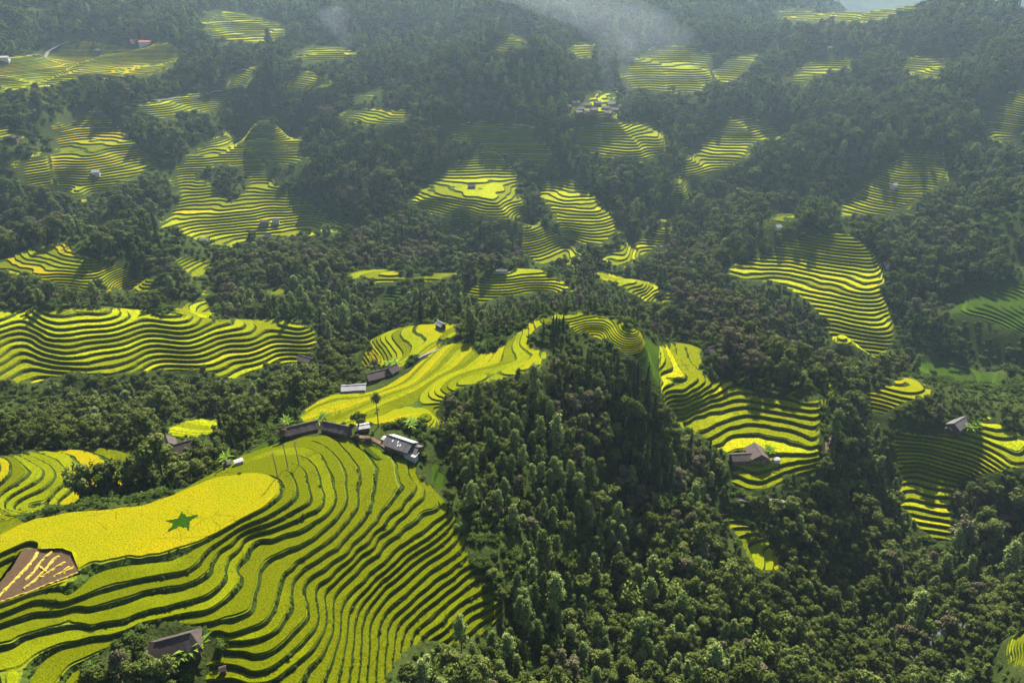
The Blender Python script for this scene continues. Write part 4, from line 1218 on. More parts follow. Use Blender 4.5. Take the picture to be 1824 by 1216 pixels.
def place_plant(kind, q, x, y, z, sc, rot, label, group, tilt=(0, 0), cat='tree', stemname='trunk', crownname='crown'):
    crown, trunk, _ = PROTO[kind][q]
    r = bpy.data.objects.new(kind, None)
    r.empty_display_size = .5
    COL.objects.link(r)
    r.location = (x, y, z)
    r.rotation_euler = (tilt[0], tilt[1], rot)
    r.scale = sc if not np.isscalar(sc) else (sc, sc, sc)
    link(stemname, trunk, r)
    link(crownname, crown, r)
    return tag(r, label, cat, group)

PLACES = [  # photo outline -> how one would say where it is
 ([(760,680),(900,680),(900,880),(800,900)], 'behind the farmhouse with skylights'),
 ([(600,1085),(960,1060),(960,1300),(400,1300)], 'below the lowest foreground terraces'),
 ([(800,880),(960,880),(960,1070),(880,1080)], 'at the right ends of the foreground terraces'),
 ([(1130,870),(1300,850),(1420,1040),(1240,1100)], 'round the thin crooked yellow strip'),
 ([(1440,680),(1620,700),(1600,900),(1480,900)], 'between terraced spur and shaded terraces'),
 ([(700,780),(960,690),(1010,760),(1120,900),(1260,1120),(1240,1300),(500,1300),(720,1150),(890,1110),(900,1060),(830,940)], 'on the wooded slope beside the foreground terraces'),
 ([(930,600),(1190,600),(1270,800),(1270,880),(1130,900),(1000,760),(930,690)], 'in the hollow between yellow ridge and terraced spur'),
 ([(1130,880),(1480,690),(1620,760),(1640,920),(1700,1000),(1480,1300),(1240,1300)], 'in the ravine below the terraced spur'),
 ([(1480,940),(1900,850),(2000,1300),(1480,1300)], 'across the dark ravine at lower right'),
 ([(-160,680),(560,630),(660,700),(520,790),(330,870),(100,930),(-160,930)], 'in the dark woods below the long terraced hill'),
 ([(-160,930),(60,930),(60,1300),(-160,1300)], 'beside the foreground terraces at the left edge'),
 ([(350,480),(860,540),(900,610),(640,690),(500,640),(560,560),(380,560)], 'in the pale wood beside the long terraced hill'),
 ([(850,520),(1160,540),(1500,590),(1500,690),(1270,690),(1160,600),(900,600)], 'behind the crest of the yellow ridge'),
 ([(-160,480),(330,480),(330,560),(-160,560)], 'on the bank behind the long terraced hill'),
 ([(1480,640),(1984,640),(1984,860),(1700,800),(1480,760)], 'near the golden knoll and grey roofed farmhouse'),
]
WORDS = dict(broadleaf_tree='round crowned green tree', slender_tree='slim pale green tree', conifer_tree='dark pointed conifer', russet_tree='dry brownish tree', bamboo_clump='arching bamboo clump', shrub='low green bush')
STUFF = dict(broadleaf_tree=('broadleaf_forest', 'mass of round green treetops filling the hills and gullies'), slender_tree=('slender_forest', 'mass of slim pale trees massed on the slopes'),
             conifer_tree=('conifer_forest', 'scattered dark conifers further off among the woods'), russet_tree=('russet_forest', 'brownish dry treetops scattered through the far woods'),
             bamboo_clump=('bamboo_forest', 'feathery bamboo clumps spread through the far woods'), shrub=('shrubbery', 'low bushes spread over the scrubby slopes'))
def forest():
    n = len(TX)
    rot = RNG.uniform(0, 6.283, n)
    tilt = RNG.normal(0, .05, (n, 2))
    vert = RNG.uniform(.85, 1.2, n)
    wide = np.interp(TR, [400, 700], [1.0, 1.15])
    sc = np.stack([TS * wide, TS * wide, TS * vert], 1)
    inview = (TU > -10) & (TU < 1834) & (TV > -10) & (TV < 1260)
    for ki, kind in enumerate(KINDS):
        own = np.where(TK == ki)[0]
        if not len(own):
            continue
        q = RNG.integers(0, len(PROTO[kind]), n)
        top = TZ[own] + BASEH[kind] * TS[own] * .75
        see = inview[own] & ~hidden(TX[own], TY[own], top)
        rank = np.where(see, TS[own] * BASEH[kind] / np.hypot(TR[own], TZ[own]), 0)
        order = own[np.argsort(-rank)]
        single, rest = order[:300], order[300:]
        lo_, hi_ = np.percentile(TS[single], [25, 80])
        for k in single:
            where = next((w for poly, w in PLACES if inside(poly, np.array([TU[k]]), np.array([TV[k]]))[0]), 'among the woods in the middle of the valley')
            size = 'small ' if TS[k] < lo_ else 'tall ' if TS[k] > hi_ else ''
            place_plant(kind, int(q[k]), TX[k], TY[k], TZ[k] - .2, tuple(sc[k]), rot[k], size + WORDS[kind] + ' ' + where, WORDS[kind] + 's ' + where, tuple(tilt[k]), 'bush' if kind == 'shrub' else 'bamboo' if kind == 'bamboo_clump' else 'tree')
        if len(rest):
            nm, lb = STUFF[kind]
            o = scatter(nm, kind, TX[rest], TY[rest], TZ[rest] - .2, sc[rest], rot[rest], q[rest], tilt[rest])
            tag(o, lb, None, kind='stuff')
forest()

# ---- undergrowth: bushes between the trees, on field edges and banks
def undergrowth():
    X, Y, S = [], [], []
    for r0, r1, s in ((60, 260, 2.3), (260, 450, 3.0), (450, 800, 4.6), (800, 1150, 6.5)):
        x, y = grid_points(r0, r1, s)
        X.append(x); Y.append(y); S.append(np.full(x.size, s))
    X, Y, S = np.concatenate(X), np.concatenate(Y), np.concatenate(S)
    Z = H(X, Y)
    U, Vv = project(X, Y, Z)
    f = lookup(TREE_OFF, X, Y)
    keep = (U > -60) & (U < 1884) & (Vv < 1300) & (f < .5) & ~hidden(X, Y, Z + 3)
    for c in CLEAR[1:4] + CLEAR[5:6] + [[(262,1105),(368,1095),(392,1175),(262,1205)]]:
        keep &= ~inside(c, U, Vv)
    keep &= RNG.random(X.size) < .75
    X, Y, Z, S = X[keep], Y[keep], Z[keep], S[keep]
    n = len(X)
    s = S / 2.9 * RNG.uniform(.55, 1.25, n) * (.75 + .6 * (fbm(X, Y, 18, 2) > 0))
    o = scatter('undergrowth', 'shrub', X, Y, Z - .15, np.stack([s, s, s * RNG.uniform(.6, 1.1, n)], 1), RNG.uniform(0, 6.28, n), RNG.integers(0, 4, n), RNG.normal(0, .08, (n, 2)))
    tag(o, 'tangled low green undergrowth between trees and along the field edges', None, kind='stuff')
    print('undergrowth', n)
undergrowth()
# ------------------------------------------------------------------ roads and paths: ribbons laid over the ground
def Hg(x, y):
    x, y = np.asarray(x, float), np.asarray(y, float)
    return bicubic(gz, (np.arctan2(x, y) - T0) / (DG * st), (np.log(np.hypot(x, y)) - R0) / (DG * st))
def ribbon(name, pts, width, mat, label, cat=None, kind='structure', lift=.35, thick=.5):
    P3 = np.array([pick(u, v) for u, v in pts])[:, :2]
    seg = np.r_[0, np.cumsum(np.hypot(*np.diff(P3, axis=0).T))]
    n = max(3, int(seg[-1] / 1.5))
    s = np.linspace(0, seg[-1], n)
    x, y = np.interp(s, seg, P3[:, 0]), np.interp(s, seg, P3[:, 1])
    ker = np.ones(5) / 5
    x = np.convolve(np.pad(x, 2, mode='edge'), ker, 'valid'); y = np.convolve(np.pad(y, 2, mode='edge'), ker, 'valid')
    dx, dy = np.gradient(x), np.gradient(y)
    ln = np.hypot(dx, dy) + 1e-9
    nx, ny = -dy / ln, dx / ln
    w = width / 2 * (1 + .25 * fbm(x, y, 5, 2))
    rows = []
    z = np.maximum.reduce([Hg(x + nx * w * k, y + ny * w * k) for k in (-1, 0, 1)]) + lift
    z = np.convolve(np.pad(z, 3, mode='edge'), np.ones(7) / 7, 'valid')
    for k, dz in ((-1.15, -thick), (-1, 0), (1, 0), (1.15, -thick)):
        rows.append(np.stack([x + nx * w * k, y + ny * w * k, z + dz], 1))
    V = np.stack(rows, 1).reshape(-1, 3)
    F = [(i * 4 + k, i * 4 + k + 1, (i + 1) * 4 + k + 1, (i + 1) * 4 + k) for i in range(n - 1) for k in range(3)]
    o = link(name, mesh_np(name, V, np.array(F)[:, ::-1], [mat], smooth_f=False))
    return tag(o, label, cat, kind=kind)
M_ROAD = plain('pale_concrete', (.11, .105, .095), .85, .15, .4)
M_DIRT = plain('bare_earth', (.09, .055, .033), .95, .35, .5)
ribbon('road', [(1303,886),(1318,892),(1338,895),(1360,894),(1385,896),(1412,899)], 2.4, M_ROAD, 'short pale concrete road curving between trees below the terraced spur')
ribbon('path', [(60,101),(85,93),(100,86),(118,77)], 3.5, M_ROAD, 'pale road between far fields at upper left')
ribbon('path', [(235,183),(270,180),(310,175),(350,171),(372,169),(384,163),(410,160),(440,157)], 3.2, M_ROAD, 'pale road winding round a hairpin bend through far terraces')
ribbon('path', [(312,20),(330,14),(345,9)], 3.5, M_ROAD, 'pale road on the hazy upper slope')
ribbon('path', [(1478,735),(1484,760),(1470,800),(1478,820)], 1.8, M_DIRT, 'brown dirt path down the edge of the terraced spur')
ribbon('path', [(630,779),(645,777),(665,783),(690,798),(704,810)], 1.6, M_DIRT, 'bare dirt path from the barns to the farmhouse door')
ribbon('stream', [(1735,1108),(1690,1125),(1660,1135),(1640,1160),(1600,1195)], 3.0, plain('pale_water', (.07, .08, .085), .25, .3, 2), 'pale stream glimpsed in the bottom of the dark ravine')
ribbon('path', [(722,655),(738,645),(752,636),(768,629),(785,620)], 1.4, M_ROAD, 'pale stony ditch between two bright yellow fields', lift=.6)

# ------------------------------------------------------------------ houses
class Part:
    def __init__(self):
        self.v, self.f = [], []
    def quadbox(self, p, q, r, s, th):
        """Slab: quad p q r s with its thickness downwards along the normal."""
        p, q, r, s = (Vector(a) for a in (p, q, r, s))
        n = (q - p).cross(s - p).normalized() * th
        b = len(self.v)
        self.v += [tuple(a) for a in (p, q, r, s)] + [tuple(a - n) for a in (p, q, r, s)]
        self.f += [(b, b + 1, b + 2, b + 3), (b + 7, b + 6, b + 5, b + 4)] + [(b + i, b + 4 + i, b + 4 + (i + 1) % 4, b + (i + 1) % 4) for i in range(4)]
        return self
    def box(self, x0, x1, y0, y1, z0, z1):
        b = len(self.v)
        self.v += [(x, y, z) for z in (z0, z1) for y in (y0, y1) for x in (x0, x1)]
        self.f += [tuple(b + i for i in f) for f in ((0, 2, 3, 1), (4, 5, 7, 6), (0, 1, 5, 4), (1, 3, 7, 5), (3, 2, 6, 7), (2, 0, 4, 6))]
        return self
    def poly(self, pts, d):
        """Prism: outline pts extruded by vector d."""
        b, n = len(self.v), len(pts)
        self.v += [tuple(p) for p in pts] + [tuple(Vector(p) + Vector(d)) for p in pts]
        self.f += [tuple(range(b, b + n))[::-1], tuple(range(b + n, b + 2 * n))] + [(b + i, b + (i + 1) % n, b + n + (i + 1) % n, b + n + i) for i in range(n)]
        return self
    def build(self, name, mat, parent):
        me = bpy.data.meshes.new(name)
        me.from_pydata(self.v, [], self.f)
        me.materials.append(mat)
        me.update()
        return link(name, me, parent)

M_ROOF_DARK = plain('grey_brown_shingle', (.046, .034, .029), .8, .35, 1.2)
M_ROOF_GREY = plain('asbestos_sheet', (.085, .076, .076), .9, .3, .7)
M_ROOF_PALE = plain('pale_metal_and_lit_slope', (.25, .24, .235), .7, .12, .6)
M_ROOF_RED = plain('red_roof_sheet', (.36, .06, .055), .55, .2, .5)
M_ROOF_BROWN = plain('brown_shingle', (.062, .046, .040), .8, .3, 1.0)
M_WALL_WOOD = plain('timber_wall', (.085, .055, .036), .85, .35, 1.5)
M_WALL_EARTH = plain('earth_wall', (.14, .10, .07), .9, .25, 1)
M_WALL_WHITE = plain('white_wall', (.32, .31, .29), .8, .1, .8)
M_DOOR = plain('dark_door', (.05, .04, .035), .7, .2)
M_GLASS = plain('skylight_sheet', (.55, .55, .52), .3, .08)

def yaw_of(a, b, z):
    x0, y0, _ = at_z(*a, z)
    x1, y1, _ = at_z(*b, z)
    return math.atan2(y1 - y0, x1 - x0), math.hypot(x1 - x0, y1 - y0)

def house(name, label, at, yaw, Ln, Wd, hw=2.6, hr=1.9, roof=M_ROOF_GREY, wall=M_WALL_WOOD, cat='house', hip=0.0, detail=0, over=.6, group=None, sheets=None, lift=0.0):
    """Gabled (or hipped) house, ridge along local X."""
    x, y, z = pick(*at)
    ring = [(x + a * math.cos(yaw) - b * math.sin(yaw), y + a * math.sin(yaw) + b * math.cos(yaw)) for a in (-Ln / 2, 0, Ln / 2) for b in (-Wd / 2, 0, Wd / 2)]
    hz = H(np.array([q[0] for q in ring]), np.array([q[1] for q in ring]))
    z0 = float(np.percentile(hz, 65)) + lift
    down = z0 - float(hz.min()) + 1.2
    root = bpy.data.objects.new(name, None)
    root.empty_display_size = 1
    COL.objects.link(root)
    root.location = (x, y, z0)
    root.rotation_euler = (0, 0, yaw)
    tag(root, label, cat, group)
    a, b = Ln / 2, Wd / 2
    e, hp = over, hip
    rise = hr / b
    ze = hw - rise * e                     # eave height
    top = hw + hr
    # walls with gables
    w = Part()
    w.box(-a, a, -b, b, -down, hw - .02)
    if not hip:
        for sx in (-1, 1):
            w.poly([(sx * a, -b + .02, hw - .03), (sx * a, b - .02, hw - .03), (sx * a, 0, top - .16)][::sx], (-sx * .2, 0, 0))
    w.build('wall', wall, root)
    # two slopes, each a slab of overlapping sheets
    rx = a + e - (b + e) * hp
    for sy in (-1, 1):
        n = 1 if detail == 0 else (sheets or max(4, int(Ln / 1.4)))
        slope = Part()
        for i in range(n):
            t0, t1 = -1 + 2 * i / n, -1 + 2 * (i + 1) / n
            lift = .0 if i % 2 else .035
            rj, ej = random.uniform(-.03, .03), random.uniform(-.10, .06) if detail else 0
            p = (t0 * rx, 0 if sy < 0 else 0, top + lift)
            q = (t1 * rx, 0, top + lift)
            r = (t1 * (a + e), sy * (b + e + ej), ze + lift)
            s_ = (t0 * (a + e), sy * (b + e + ej), ze + lift)
            if sy < 0:
                slope.quadbox(s_, r, q, p, .09)
            else:
                slope.quadbox(p, q, r, s_, .09)
        if hip and sy < 0:
            for sx in (-1, 1):
                tri = [(sx * rx, 0, top - .005), (sx * (a + e) , -(b + e), ze - .005), (sx * (a + e), (b + e), ze - .005)]
                slope.poly(tri[::sx], (0, 0, -.09))
        slope.build('roof_slope', roof, root)
    if detail:
        Part().box(-rx, rx, -.16, .16, top + .0, top + .13).build('ridge_cap', roof, root)
        if detail > 1:
            Part().box(-.5, .5, -b - .05, -b + .06, 0, 2.0).build('door', M_DOOR, root)
            for sx in (-.55, .55):
                f = Part().box(sx * a - .55, sx * a + .55, -b - .06, -b + .05, .9, 1.9).build('window', M_DOOR, root)
                Part().box(sx * a - .65, sx * a + .65, -b - .09, -b - .061, .78, .9).build('sill', M_WALL_WHITE, f)
    return root, (x, y, z0)

# the farmhouse behind the foreground hill
yw, ln = yaw_of((697, 775), (745, 791), -135)
FL, FW, FT, FS = 9.0, 5.6, 4.0, 1.5 / 2.8        # length, width, ridge height and slope
fh, fp = house('farmhouse', 'farmhouse with a dark sheet roof and small skylights behind the foreground terraces', (714, 800), yw, FL, FW, 2.5, 1.5, M_ROOF_GREY, M_WALL_WOOD, detail=2, over=.7)
for t, d in ((-.45, .45), (.0, .40), (.12, .74), (.30, .66)):
    p = Part()
    b_ = FW / 2
    y0_, y1_ = -(d - .13) * b_, -(d + .13) * b_
    zf = lambda yy: FT - abs(yy) * FS + .075
    p.quadbox((t * FL / 2 - .22, y1_, zf(y1_)), (t * FL / 2 + .22, y1_, zf(y1_)), (t * FL / 2 + .22, y0_, zf(y0_)), (t * FL / 2 - .22, y0_, zf(y0_)), .05)
    p.build('skylight', M_GLASS, fh)
pp = Part()  # added pale cover: sunlight on the far slope, put into colour
pp.quadbox((-FL / 2 - .5, 3.3, FT - 3.3 * FS + .07), (FL / 2 + .5, 3.3, FT - 3.3 * FS + .07), (FL / 2 + .5, .18, FT - .18 * FS + .07), (-FL / 2 - .5, .18, FT - .18 * FS + .07), .02)
pp.f = [f[::-1] for f in pp.f]
pp.build('sunlit_slope_cover', M_ROOF_PALE, fh)
yw2 = yw + math.radians(8)
house('shed', 'small dark gabled annex at the lower end of the farmhouse', (736, 809), yw2, 3.6, 5.2, 2.0, 1.2, M_ROOF_GREY, M_WALL_WOOD, 'shed', detail=1)
house('shed', 'low flat shed with a bright white roof below the farmhouse', (733, 817), yw2 + 1.57, 2.4, 3.8, 1.9, .25, M_ROOF_PALE, M_WALL_WHITE, 'shed', detail=1, over=.3)
house('shed', 'tiny pale lean-to at the upper corner of the farmhouse', (687, 787), yw, 1.8, 2.0, 1.6, .3, M_ROOF_PALE, M_WALL_WOOD, 'shed', over=.2)
house('shed', 'small shed with a pale rusty roof beside the round tree', (648, 767), yaw_of((640, 765), (658, 762), -136)[0], 3.6, 2.8, 2.0, .5, M_ROOF_PALE, M_WALL_WOOD, 'shed', detail=1, over=.4)
yb, lb = yaw_of((508, 777), (568, 763), -137)
house('barn', 'long low dark barn, left one of two, behind the crest of the foreground hill', (538, 772), yb, 10.5, 3.8, 2.5, 1.5, M_ROOF_BROWN, M_WALL_WOOD, 'barn', detail=1, sheets=9)
yb, lb = yaw_of((571, 762), (626, 774), -137)
house('barn', 'long low dark barn, right one of two, with pale boards on top', (600, 771), yb, 9.5, 3.8, 2.5, 1.4, M_ROOF_BROWN, M_WALL_WOOD, 'barn', detail=1, sheets=8)
yh, lh = yaw_of((279, 1165), (352, 1145), -138)
hut, hp_ = house('hut', 'weathered hip roofed hut with banana plants in the dark hollow at the bottom', (316, 1160), yh, 10.0, 5.0, 2.3, 2.0, M_ROOF_DARK, M_WALL_WOOD, 'hut', hip=.62, detail=2, over=.6)
house('shed', 'little white walled annex at the left end of the hip roofed hut', (270, 1172), yh, 1.6, 2.4, 1.5, .2, M_ROOF_DARK, M_WALL_WHITE, 'shed', over=.1)
house('shed', 'very small field shelter below the rice steps right of the hut', (398, 1196), yh, 1.2, 1.2, 1.1, .4, M_ROOF_DARK, M_WALL_WOOD, 'shed', over=.2)
y3, _ = yaw_of((300, 803), (338, 792), -148)
house('house', 'dark old house with a stepped shingle roof above the left tree clump', (318, 812), y3, 9.0, 6.0, 2.6, 2.2, M_ROOF_DARK, M_WALL_WOOD, detail=2, over=.7)
house('house', 'rear wing of the dark old house', (303, 800), y3 + 1.57, 5.0, 4.6, 2.6, 1.9, M_ROOF_DARK, M_WALL_WOOD, detail=1, over=.5)
house('shed', 'low shed with a pale flat roof next to the dim olive field', (270, 772), y3, 5.5, 3.0, 2.0, .4, M_ROOF_PALE, M_WALL_WOOD, 'shed', over=.4)
house('shed', 'tiny white roofed shed at the back edge of the golden plateau', (426, 826), y3, 2.4, 1.6, 1.2, .25, M_ROOF_PALE, M_WALL_WHITE, 'shed', over=.2)
house('shed', 'tiny grey shed beside the white roofed one', (405, 831), y3, 2.2, 1.6, 1.2, .4, M_ROOF_GREY, M_WALL_WOOD, 'shed', over=.2)
yw4, _ = yaw_of((608, 695), (652, 692), -146)
house('house', 'long low building with a pale shining roof at the left edge of the yellow ridge', (631, 697), yw4, 9.0, 4.2, 2.0, 1.0, M_ROOF_PALE, M_WALL_WHITE, detail=1, over=.5)
yw5, _ = yaw_of((658, 676), (706, 664), -148)
house('house', 'brown roofed house wedged between the two brightest yellow fields', (675, 676), yw5, 9.5, 5.0, 2.4, 1.7, M_ROOF_BROWN, M_WALL_WOOD, detail=1)
house('shed', 'dark thatched lean-to beside the brown roofed house', (700, 666), yw5 + .4, 4.0, 4.0, 2.2, 1.6, M_ROOF_DARK, M_WALL_WOOD, 'shed', detail=1)
house('hut', 'lone pale roofed field hut on top of the yellow terraced field', (785, 583), yaw_of((778, 580), (792, 588), -150)[0], 4.4, 3.0, 1.8, 1.2, M_ROOF_PALE, M_WALL_WOOD, 'hut', detail=1, over=.4)
house('house', 'brown roofed house whose ridge points at the viewer on the terraced spur', (1347, 815), 1.62, 7.6, 7.0, 2.6, 2.3, M_ROOF_BROWN, M_WALL_EARTH, detail=2, over=.8)
house('house', 'low dark wing left of the brown roofed house on the spur', (1318, 820), .08, 8.0, 5.0, 2.0, 1.4, M_ROOF_DARK, M_WALL_WOOD, detail=1)
house('shed', 'little pale shed right of the brown roofed house on the spur', (1382, 822), .1, 2.6, 1.8, 1.5, .3, M_ROOF_PALE, M_WALL_WHITE, 'shed', over=.2)
y6, _ = yaw_of((1688, 764), (1718, 746), -194)
house('farmhouse', 'grey roofed farmhouse with a white roof sheet on the shaded terraces', (1704, 764), y6, 10.0, 6.0, 2.6, 2.1, M_ROOF_GREY, M_WALL_WOOD, detail=2, over=.7)
house('shed', 'low shed with a bright white sheet in front of the grey roofed farmhouse', (1692, 768), y6, 4.5, 2.6, 1.9, .6, M_ROOF_PALE, M_WALL_WOOD, 'shed', over=.3)
house('house', 'small dark house with a white gable behind the terraced spur', (1268, 630), .5, 6.5, 5.0, 2.4, 1.8, M_ROOF_DARK, M_WALL_WHITE, detail=1)
house('house', 'brown roofed house in trees at the right end of the long terraced hill', (546, 648), -.5, 8.0, 5.0, 2.4, 1.6, M_ROOF_BROWN, M_WALL_WOOD, detail=1)
house('hut', 'long white hut on top of the dim terraced knoll', (893, 485), .1, 7.5, 2.6, 1.6, .6, M_ROOF_GREY, M_WALL_WHITE, 'hut', over=.3)
FAR = [  # u, v, length, width, yaw, roof, wall, label
 (172,310,9,6,.1,M_ROOF_PALE,M_WALL_WHITE,'white hut in the middle of the broad yellow fan'),
 (472,398,11,6,.1,M_ROOF_BROWN,M_WALL_EARTH,'brown roofed house, left of the pair low on the bow shaped spur'),
 (492,397,8,5,.2,M_ROOF_GREY,M_WALL_WHITE,'grey roofed house, right of the pair low on the bow shaped spur'),
 (478,424,6,4,0,M_ROOF_PALE,M_WALL_WOOD,'small pale roof below the pair of houses'),
 (240,76,12,7,-.1,M_ROOF_RED,M_WALL_WHITE,'smaller red roofed house beside the school'),
 (260,79,22,9,-.1,M_ROOF_RED,M_WALL_WHITE,'long red roofed school with white walls among far fields'),
 (702,184,16,7,.05,M_ROOF_RED,M_WALL_WHITE,'long bright red roof above the pale terraces'),
 (692,187,6,5,.05,M_ROOF_GREY,M_WALL_WHITE,'grey shed at the left end of the long red roof'),
 (7,106,16,9,.2,M_ROOF_PALE,M_WALL_WHITE,'white house at the left edge beside the far road'),
 (188,146,9,6,.1,M_ROOF_PALE,M_WALL_WHITE,'small white roof amid the far gentle fields'),
 (176,93,10,6,-.2,M_ROOF_GREY,M_WALL_WOOD,'grey roof between the far road and the school'),
 (22,250,13,6,.1,M_ROOF_GREY,M_WALL_WOOD,'grey hut at the left edge above the dark trees'),
 (180,205,10,6,.1,M_ROOF_DARK,M_WALL_WOOD,'dark hut at the top of the broad yellow fan'),
 (112,362,10,6,.1,M_ROOF_DARK,M_WALL_WOOD,'dark hut at the foot of the broad yellow fan'),
 (1480,381,7,5,.1,M_ROOF_PALE,M_WALL_WHITE,'tiny white hut at the edge of the dark shaded terraces'),
 (1592,334,6,5,.3,M_ROOF_PALE,M_WALL_WHITE,'tiny white hut among the dark shaded terraces'),
 (1577,474,7,5,.6,M_ROOF_RED,M_WALL_WHITE,'pinkish hut at the right edge of the heart shaped terraces'),
 (1405,105,13,7,0,M_ROOF_PALE,M_WALL_WHITE,'pale long roof, nearest of the far upper right hamlet'),
 (1440,80,9,6,.4,M_ROOF_PALE,M_WALL_WHITE,'white roof at the top of the far upper right hamlet'),
 (1476,88,12,7,.2,M_ROOF_PALE,M_WALL_WHITE,'wide pale roof at the right of the far upper right hamlet'),
 (1412,86,8,6,-.2,M_ROOF_GREY,M_WALL_WHITE,'grey roof at the left of the far upper right hamlet'),
 (1596,98,10,7,-.3,M_ROOF_PALE,M_WALL_WHITE,'single white roof above the lone hazy terraces'),
 (840,335,9,5,.1,M_ROOF_GREY,M_WALL_WOOD,'grey hut on the left shoulder of the pointed spur'),
 (676,132,12,6,0,M_ROOF_GREY,M_WALL_WHITE,'grey roofs in the hazy fold above the red roof'),
 (1385,408,6,5,.3,M_ROOF_PALE,M_WALL_WHITE,'pale hut by the crooked yellow paddies'),
 (365,433,8,5,.2,M_ROOF_PALE,M_WALL_WOOD,'pale roof behind the forest knoll at left'),
 (417,461,7,5,.2,M_ROOF_GREY,M_WALL_WHITE,'small grey roof in the trees beside the striped field'),
 (1648,385,9,5,.1,M_ROOF_GREY,M_WALL_WOOD,'grey hut in the trees on the shaded right hand slope'),
]
for u, v, ln_, wd_, yw_, rf, wl, lb_ in FAR:
    house('house', lb_, (u, v), yw_, ln_ * .72, wd_ * .75, 2.1, 1.4, rf, wl, 'house', over=.5)
# the hamlet in the haze: each roof stands alone among trees
vill = [(1012,193),(1024,186),(1035,197),(1046,190),(1058,199),(1064,186),(1078,195),(1088,188),(1096,199),(1106,193),(1114,201),(1050,203),(1030,203),(1084,204)]
side = ['left edge', 'left back', 'left front', 'centre left', 'front centre', 'back centre', 'middle', 'right back', 'right front', 'right side', 'right edge', 'lowest row centre', 'lowest row left', 'lowest row right']
for k, (u, v) in enumerate(vill):
    house('house', 'pale roofed house at the %s of the hazy hamlet' % side[k], (u, v), random.uniform(-.6, .6), random.uniform(6, 10), 4.6, 2.0, 1.4, [M_ROOF_GREY, M_ROOF_BROWN, M_ROOF_GREY][k % 3], M_WALL_EARTH, 'house', over=.5, group='houses of the hazy hamlet')

# ------------------------------------------------------------------ poles
def pole(at, h, lean, label, group):
    x, y, z = pick(*at)
    r = bpy.data.objects.new('power_pole', None)
    COL.objects.link(r)
    r.location = (x, y, z)
    r.rotation_euler = (0, lean, .3)
    V, F = tubes([[((0, 0, -1.2), .17), ((0, 0, h * .5), .14), ((0, 0, h), .10)]], 8)
    link('shaft', mesh_np('shaft', V, F, [M_POLE], smooth_f=True), r)
    Part().box(-.75, .75, .09, .2, h - .75, h - .6).build('crossarm', M_POLE, r)
    for sx in (-.6, .6):
        V, F = tubes([[((sx, .145, h - .6), .05), ((sx, .145, h - .42), .06), ((sx, .145, h - .36), .02)]], 6)
        link('insulator', mesh_np('insulator', V, F, [M_WALL_WHITE], smooth_f=True), r)
    return tag(r, label, 'power pole', group)
for k, (u, v) in enumerate(((495, 850), (513, 832), (533, 829))):
    pole((u, v), 8.8, -.03, ('left', 'middle', 'right')[k] + ' one of three thin poles on the nose of the golden plateau', 'poles on the foreground hill')
for k, (u, v) in enumerate(((148, 560), (165, 556), (181, 555))):
    pole((u, v), 9.0, -.06, ('left', 'middle', 'right')[k] + ' one of three thin poles on the crest of the long terraced hill', 'poles on the middle hill')

# ------------------------------------------------------------------ the star and the harvested plot
def flat_poly(name, pts, z, depth, mat, parent, sub=9, jit=.26):
    w = [at_z(u, v, z) for u, v in pts]
    out = []
    rs = random.Random(3)
    for i, p in enumerate(w):
        q = w[(i + 1) % len(w)]
        for k in range(sub):
            f = k / sub
            out.append((p[0] + (q[0] - p[0]) * f + rs.uniform(-jit, jit), p[1] + (q[1] - p[1]) * f + rs.uniform(-jit, jit), z))
    from mathutils.geometry import tessellate_polygon
    tri = tessellate_polygon([[Vector(p) for p in out]])
    n = len(out)
    V = np.array(out + [(a, b, c - depth) for a, b, c in out])
    F = [t if ((V[t[1]] - V[t[0]])[0] * (V[t[2]] - V[t[0]])[1] - (V[t[1]] - V[t[0]])[1] * (V[t[2]] - V[t[0]])[0]) > 0 else t[::-1] for t in map(tuple, tri)]
    for i in range(n):
        j = (i + 1) % n
        F += [(i, n + i, n + j), (i, n + j, j)]
    return link(name, mesh_np(name, V, np.array(F), [mat], attr={'tone': np.full(len(F), .35)}), parent)
crop_z = Z1 + min(.55, .3 * S1)
star = flat_poly('star', [(325,910),(331,919),(353,917),(336,929),(338,944),(322,936),(296,948),(309,932),(295,926),(316,923)], crop_z + .06, .5, rice_mat('rice_star', (.05, .14, .008), (.035, .11, .007), 0, 2.6), FIELD_ROOTS[0])
star['label'] = 'five pointed star of dark green rice in the golden paddy'
plot = bpy.data.objects.new('harvested_plot', None)
COL.objects.link(plot)
px, py, pz = at_z(70, 1020, Z1 + .02)
plot.location = (px, py, pz)
bpy.context.view_layer.update()
tag(plot, 'harvested brown plot with rows of cut yellow straw at the left edge', 'field')
def into(o):
    o.parent = plot
    o.matrix_parent_inverse = plot.matrix_world.inverted()
    return o
soil = into(flat_poly('soil', [(41,977),(70,976),(103,974),(126,979),(128,994),(139,997),(143,1018),(105,1033),(68,1046),(20,1066),(-60,1096),(-60,1060),(0,1036),(22,1010)], Z1 - .05, 1.6, plain('ploughed_soil', (.048, .028, .012), .95, .3, 1.0), None, sub=5, jit=.2))
M_STRAW = plain('cut_straw', (.30, .215, .03), .9, .3, 3)
